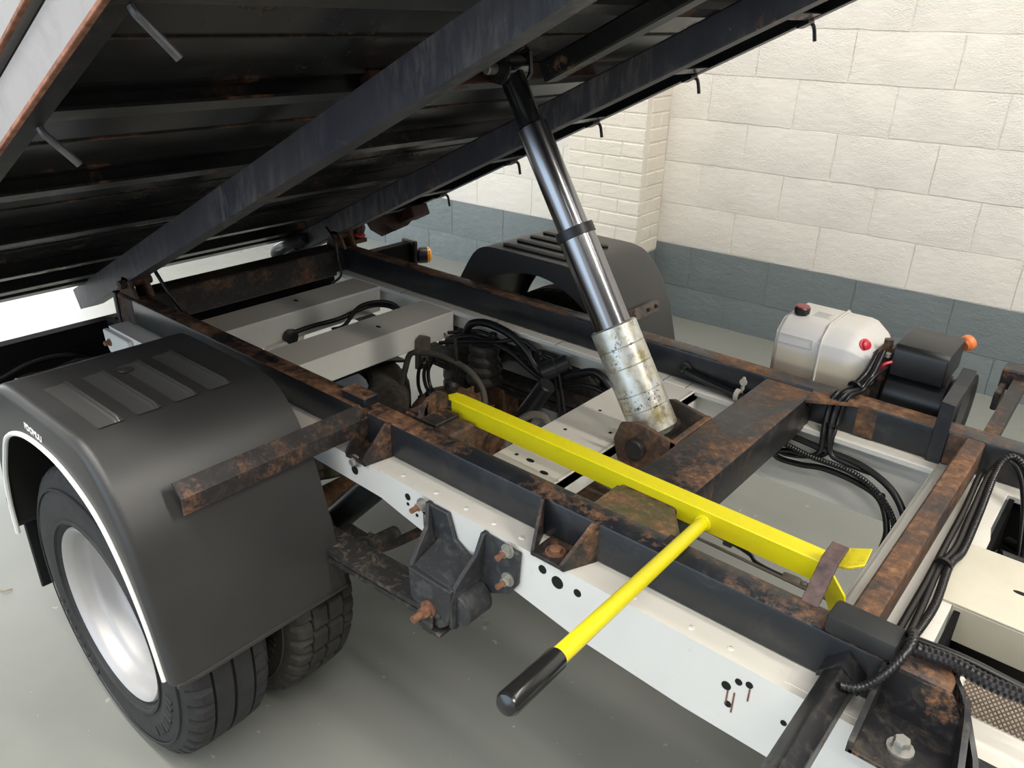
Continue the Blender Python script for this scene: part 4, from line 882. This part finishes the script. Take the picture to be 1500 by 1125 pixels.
tag(one('cable_tie', 'cable', lambda bm: lathe(bm, [(0.0165, -0.004), (0.0165, 0.004)], (-0.127, 1.37, 0.775), (0.1, 1, 0), 14)), 'black tape tie halfway along the cables on the front cross member', 'cable tie')
cab('corrugated_conduit', 'conduit', 'thick corrugated conduit running off to the right past mesh panel', 'conduit', [(-0.115, 1.02, 0.852), (-0.09, 1.02, 0.852), (-0.05, 1.03, 0.850), (0.0, 1.03, 0.845), (0.06, 1.04, 0.84), (0.16, 1.04, 0.83)], 0.0115, 0.0075, None, 20)
cab('corrugated_conduit', 'conduit', 'thin corrugated conduit hooked over black bump pad down to the side arm', 'conduit', [(-0.123, 1.06, 0.80), (-0.107, 1.035, 0.866), (-0.100, 0.995, 0.872), (-0.112, 0.958, 0.845), (-0.135, 0.940, 0.815), (-0.160, 0.925, 0.812)], 0.0068, 0.0062)
cab('cable', 'cable', 'smooth cable beside thick corrugated conduit near the mesh panel', 'cable', [(-0.10, 1.05, 0.845), (-0.04, 1.052, 0.848), (0.02, 1.055, 0.842), (0.12, 1.06, 0.83)], 0.006)
# front right dark loom
for k, (a, b) in enumerate((((-0.03, 1.62, 0.70), (0.10, 1.56, 0.66)), ((-0.02, 1.60, 0.70), (0.12, 1.62, 0.68)), ((-0.05, 1.55, 0.64), (0.10, 1.66, 0.69)))):
    cab('cable', 'cable', ('upper', 'middle', 'lower')[k]+' black cable entering the dark opening beside the cream cover plate', 'cable', [a, Vector(a).lerp(Vector(b), 0.5)+Vector((0, 0, 0.012)), b], 0.009, 0.0 if k else 0.007)
for k, pts in enumerate(([(-0.06, 1.545, 0.735), (-0.02, 1.57, 0.72), (0.03, 1.61, 0.70), (0.08, 1.68, 0.69)], [(-0.07, 1.60, 0.70), (-0.02, 1.58, 0.69), (0.03, 1.55, 0.68), (0.10, 1.53, 0.67)], [(-0.06, 1.70, 0.68), (-0.02, 1.66, 0.69), (0.03, 1.60, 0.68), (0.09, 1.57, 0.65)])):
    cab('wiring_loom', 'cable', ('first', 'second', 'third')[k]+' thick black loom in the dark opening, counted from cover plate', 'cable', pts, 0.011)
tag(one('connector', 'label', lambda bm: bx(bm, 0.0, 0.028, 1.555, 1.572, 0.672, 0.684, 0.002)), 'small cream plastic connector among the black cables in front opening', 'connector')
pp = tag(one('brake_pipe', 'steelpipe', lambda bm: tube(bm, [(-0.085, 1.235, 0.66), (0.22, 1.25, 0.66)], 0.0018, 6)), 'upper bright metal pipe in dark slot beside the cover plate', 'pipe')
pp2 = tag(one('brake_pipe', 'steelpipe', lambda bm: tube(bm, [(-0.085, 1.226, 0.66), (0.22, 1.238, 0.66)], 0.0018, 6)), 'lower bright metal pipe in dark slot beside the cover plate', 'pipe')
tag(one('pipe_clip', 'motor', lambda bm: bx(bm, -0.045, -0.03, 1.215, 1.25, 0.653, 0.668, 0.002)), 'black clip holding two bright pipes in the dark slot', 'clip')
# floor-level pipes under the prop
tag(one('brake_pipe', 'brakepipe', lambda bm: tube(bm, [(-0.90, 1.300, 0.66), (-0.6, 1.300, 0.66), (-0.23, 1.290, 0.66)], 0.0035, 6)), 'thin tan brake pipe running below the yellow prop beside a black line', 'pipe')
bp = thing('brake_line', 'black brake line with brass joint running below the yellow prop', 'pipe', (-0.5, 1.32, 0.65))
one('line', 'cable', lambda bm: tube(bm, [(-0.90, 1.345, 0.66), (-0.62, 1.340, 0.66), (-0.517, 1.334, 0.66), (-0.456, 1.322, 0.66), (-0.428, 1.304, 0.66), (-0.356, 1.302, 0.66), (-0.23, 1.325, 0.66)], 0.0042, 6), bp)
one('joint', 'brakepipe', lambda bm: (hexa(bm, (-0.375, 1.302, 0.66), (-0.340, 1.304, 0.66), 0.009), hexa(bm, (-0.340, 1.304, 0.66), (-0.328, 1.306, 0.66), 0.006)), bp)
one('clip', 'cable', lambda bm: bx(bm, -0.515, -0.495, 1.322, 1.342, 0.652, 0.668, 0.002), bp)
# cable along inside of far black rail
cab('hydraulic_hose', 'cable', 'black hose clipped along inner face of the far subframe rail', 'hose', [(-0.88, 1.797, 0.782), (-0.80, 1.792, 0.772), (-0.72, 1.788, 0.765), (-0.66, 1.785, 0.76), (-0.61, 1.78, 0.72), (-0.60, 1.775, 0.68)], 0.011)
# harness above the axle
loom = [('upper', 0.013, [(-1.690, 1.73, 0.66), (-1.656, 1.74, 0.69), (-1.625, 1.74, 0.737), (-1.56, 1.742, 0.757), (-1.465, 1.745, 0.745), (-1.394, 1.745, 0.708), (-1.345, 1.74, 0.663), (-1.29, 1.738, 0.645), (-1.211, 1.745, 0.685), (-1.139, 1.75, 0.712), (-1.085, 1.75, 0.68), (-1.055, 1.745, 0.63)]),
        ('middle', 0.009, [(-1.70, 1.70, 0.67), (-1.62, 1.73, 0.70), (-1.54, 1.73, 0.705), (-1.45, 1.735, 0.69), (-1.37, 1.735, 0.655), (-1.27, 1.735, 0.63), (-1.17, 1.74, 0.665), (-1.10, 1.745, 0.66), (-1.06, 1.745, 0.615)]),
        ('lower', 0.007, [(-1.72, 1.69, 0.66), (-1.60, 1.72, 0.69), (-1.50, 1.725, 0.715), (-1.42, 1.75, 0.735), (-1.34, 1.755, 0.705), (-1.26, 1.755, 0.695)]),
        ('outermost', 0.006, [(-1.71, 1.72, 0.69), (-1.60, 1.755, 0.715), (-1.50, 1.76, 0.70), (-1.42, 1.76, 0.69), (-1.35, 1.76, 0.715), (-1.27, 1.758, 0.715)])]
for nm, r, pts in loom: cab('wiring_loom', 'cable', nm+' black wiring loom draped along inside of far white chassis rail', 'cable', pts, r)
for nm, p in (('leftmost', (-1.53, 1.74, 0.72)), ('second from left', (-1.40, 1.745, 0.69)), ('third from left', (-1.35, 1.75, 0.705)), ('rightmost', (-1.27, 1.745, 0.66))):
    tag(one('loom_clip', 'motor', lambda bm: bx(bm, p[0]-0.012, p[0]+0.012, p[1]-0.012, p[1]+0.012, p[2]-0.014, p[2]+0.014, 0.004)), nm+' of the black plastic clips on the loom along far chassis rail', 'clip', 'clips on the far loom')
sv = thing('load_valve', 'black barrel shaped valve on far chassis rail above the axle', 'valve', (-1.17, 1.75, 0.67))
one('barrel', 'motor', lambda bm: lathe(bm, [(0.02, -0.05), (0.030, -0.045), (0.030, 0.0), (0.026, 0.004), (0.026, 0.04), (0.02, 0.045)], (-1.270, 1.73, 0.695), (0.62, 0.65, 0.40), 20), sv)
one('tag_plate', 'label', lambda bm: bx(bm, -1.298, -1.282, 1.708, 1.712, 0.655, 0.672, 0.001), sv)
for k in range(2): cab('brake_hose', 'cable', ('left', 'right')[k]+' of two thin black hoses hanging down from the barrel valve', 'hose', [(-1.268+0.018*k, 1.72, 0.685), (-1.245+0.018*k, 1.715, 0.61), (-1.215+0.02*k, 1.70, 0.52), (-1.19+0.02*k, 1.68, 0.42)], 0.005)
# loops hanging from bracket on second cross member
br = thing('pipe_bracket', 'rusty brown pipe bracket hanging on the front of the white cross member', 'bracket', (-1.70, 1.60, 0.6))
one('bracket_plate', 'brakepipe', lambda bm: (prism(bm, [(1.585, 0.70), (1.605, 0.712), (1.635, 0.70), (1.635, 0.66), (1.60, 0.60), (1.58, 0.60)], fYZ, -1.725, -1.705, 0.001), cyl(bm, (-1.70, 1.60, 0.67), (-1.68, 1.585, 0.63), 0.013, 10)), br)
LO = [('left', [(-1.677, 1.58, 0.651), (-1.70, 1.575, 0.605), (-1.71, 1.58, 0.545), (-1.692, 1.58, 0.505), (-1.66, 1.56, 0.47), (-1.60, 1.52, 0.45)]),
      ('middle', [(-1.668, 1.585, 0.642), (-1.682, 1.58, 0.60), (-1.677, 1.58, 0.560), (-1.65, 1.575, 0.533), (-1.60, 1.56, 0.505), (-1.54, 1.53, 0.49)]),
      ('right', [(-1.645, 1.59, 0.655), (-1.667, 1.585, 0.61), (-1.655, 1.58, 0.562), (-1.609, 1.57, 0.535), (-1.54, 1.56, 0.52), (-1.47, 1.54, 0.51)])]
for nm, pts in LO: cab('brake_hose', 'cable', nm+' of three black hose loops hanging before the bright floor gap', 'hose', pts, 0.006)
tag(one('hose_clip', 'motor', lambda bm: bx(bm, -1.705, -1.678, 1.567, 1.593, 0.485, 0.515, 0.004)), 'black clip on the left hanging hose loop', 'clip')
tag(one('hose_clip', 'motor', lambda bm: bx(bm, -1.665, -1.638, 1.562, 1.588, 0.515, 0.545, 0.004)), 'black clip on the middle hanging hose loop', 'clip')
cab('breather_hose', 'hose_grey', 'grey brown breather hose arching from the cross member down to the axle', 'hose', [(-1.79, 1.57, 0.50), (-1.768, 1.575, 0.58), (-1.745, 1.58, 0.645), (-1.70, 1.585, 0.662), (-1.62, 1.59, 0.675), (-1.504, 1.59, 0.665), (-1.433, 1.585, 0.62), (-1.41, 1.575, 0.54)], 0.010)
cab('cable', 'cable', 'thin dark cable hanging straight down beside the axle housing', 'cable', [(-1.56, 1.60, 0.745), (-1.545, 1.59, 0.68), (-1.548, 1.585, 0.62), (-1.555, 1.58, 0.595)], 0.006)
tag(one('cable_plug', 'rust_dark', lambda bm: (lathe(bm, [(0.012, -0.02), (0.022, -0.014), (0.024, 0.01), (0.015, 0.02)], (-1.557, 1.58, 0.594), (0.3, 0.2, 1), 14),)), 'brown dusty plug at the bottom of the hanging cable', 'plug')
cab('coil_hose', 'beigehose', 'beige curved hose beside the grey shock absorber behind yellow prop', 'hose', [(-1.20, 1.42, 0.57), (-1.185, 1.44, 0.64), (-1.15, 1.46, 0.68), (-1.11, 1.47, 0.685), (-1.09, 1.47, 0.665)], 0.011)
cy = thing('air_valve', 'small silver capped valve below the beige curved hose', 'valve', (-1.085, 1.46, 0.62))
one('cap', 'zinc', lambda bm: lathe(bm, [(0.012, 0), (0.017, 0.004), (0.017, 0.03), (0.012, 0.034)], (-1.085, 1.46, 0.63), (0.2, 0.1, 1), 18), cy)
one('stem', 'motor', lambda bm: cyl(bm, (-1.085, 1.46, 0.63), (-1.09, 1.455, 0.50), 0.014, 14), cy)
tag(one('filter_canister', 'axle', lambda bm: cyl(bm, (-1.115, 1.27, 0.60), (-1.085, 1.30, 0.66), 0.026, 20, 0.003)), 'small brown cylinder below the prop beside white cross plate', 'canister')
tag(one('support_strap', 'brakepipe', lambda bm: bx(bm, -1.08, -1.045, 1.50, 1.68, 0.55, 0.556, 0.002)), 'flat grey strap under the two hanging hoses by cross plate', 'strap')
cab('cable', 'cable', 'black cable hanging at the hinge in front of the near rear cross member', 'cable', [(-2.37, 1.09, 0.90), (-2.33, 1.10, 0.84), (-2.30, 1.12, 0.78), (-2.27, 1.14, 0.745)], 0.006)
cab('cable', 'cable', 'black cable hanging from the far runner hinge onto cross member', 'cable', [(-2.40, 1.775, 0.91), (-2.35, 1.77, 0.87), (-2.32, 1.76, 0.80), (-2.30, 1.75, 0.75), (-2.32, 1.72, 0.72)], 0.005)
cab('cable', 'cable', 'black cable stretched along white rear cross member through its bracket', 'cable', [(-2.095, 1.36, 0.68), (-2.08, 1.45, 0.69), (-2.06, 1.55, 0.695), (-2.04, 1.66, 0.715), (-2.0, 1.72, 0.71), (-1.95, 1.75, 0.68)], 0.008)
cab('cable', 'cable', 'looped black cable below the bracketed cable on rear cross member', 'cable', [(-2.07, 1.52, 0.66), (-2.05, 1.56, 0.67), (-2.03, 1.62, 0.73), (-1.98, 1.70, 0.735), (-1.93, 1.73, 0.69), (-1.94, 1.72, 0.63)], 0.007)
tag(one('round_bush', 'motor', lambda bm: lathe(bm, [(0.012, 0), (0.026, 0.004), (0.026, 0.016), (0.012, 0.02)], (-2.10, 1.37, 0.67), (1, 0.1, 0.2), 18)), 'round black rubber bush on the white rear cross member bracket', 'bush')
# looms on the rear bar behind the mudguard
cab('wiring_loom', 'cable', 'black loom lying along the rear light bar behind near mudguard', 'cable', [(-2.58, 0.30, 0.56), (-2.58, 0.62, 0.60), (-2.575, 0.75, 0.635), (-2.575, 0.85, 0.63), (-2.57, 0.93, 0.59), (-2.45, 0.99, 0.57)], 0.010)
cab('cable', 'conduit', 'thin looping cable below the loom on the rear light bar', 'cable', [(-2.565, 0.66, 0.58), (-2.565, 0.72, 0.60), (-2.565, 0.80, 0.595), (-2.565, 0.88, 0.605), (-2.56, 0.95, 0.59)], 0.006)
for nm, a in (('left', (-2.568, -2.56, 0.61, 0.63, 0.545, 0.56)), ('middle', (-2.568, -2.56, 0.69, 0.70, 0.575, 0.60)), ('right', (-2.568, -2.56, 0.755, 0.78, 0.585, 0.595))):
    tag(one('bar_clip', 'clipwhite', lambda bm: bx(bm, *a, 0.002)), nm+' one of three pale clips on the rear light bar cables', 'clip')
tag(one('dark_gap_filler', 'cast', lambda bm: prism(bm, [(1.25, 0.52), (1.30, 0.56), (1.62, 0.56), (1.72, 0.53), (1.72, 0.52), (1.62, 0.55), (1.30, 0.55), (1.25, 0.51)], fYZ, -2.075, -1.915, 0.002)), 'dark filler plate added to darken the gap between two white rear cross members', 'plate')  # plate added so the bright floor in this gap reads dark
# small inner bumper behind the white stop plate
tag(one('inner_shield', 'rust_dark', lambda bm: prism(bm, [(-1.33, 1.14), (-1.29, 1.21), (-1.20, 1.23), (-1.14, 1.20), (-1.20, 1.12), (-1.28, 1.10)], lambda a, b, d: (a, b, d+(a+1.3)*0.15), 0.735, 0.755, 0.002)), 'dark rusty shield plate beside prop stop bracket', 'plate')
# expanded mesh panel at the front right
def meshp(bm):
    nx, ny = 26, 8; x0, x1, y0, y1 = -0.03, 0.16, 1.062, 1.165
    for i in range(nx+ny+1):
        for sgn in (1, -1):
            # diagonal strands clipped to the rectangle
            p = []
            for k in range(41):
                t = k/40; x = x0+(x1-x0)*((i-ny)/nx+t*ny/nx); y = y0+(y1-y0)*(t if sgn > 0 else 1-t)
                if x0 <= x <= x1: p.append((x, y, 0.7535))
            if len(p) >= 2 and (Vector(p[0])-Vector(p[-1])).length > 0.004:
                tube(bm, [p[0], p[-1]], 0.0011, 4, 1, smooth=False)
mp = one('mesh_panel', 'mesh', meshp); mp['kind'] = 'stuff'; tag(mp, 'rusty expanded metal mesh panel beside front bracket', 'mesh')
# straw bits on the floor
for (x, y, an, lb_) in ((-2.42, 0.46, 0.4, 'tiny pale straw fragment on floor left of the near wheel'), (-0.80, 0.42, 1.1, 'tiny pale straw fragment on floor in front of the near wheel')):
    def st(bm, x=x, y=y, an=an): tube(bm, [(x, y, 0.003), (x+0.02*math.cos(an), y+0.02*math.sin(an), 0.005), (x+0.035*math.cos(an+0.5), y+0.035*math.sin(an+0.5), 0.003)], 0.0018, 5, 4)
    tag(one('straw', 'straw', st), lb_, 'debris')
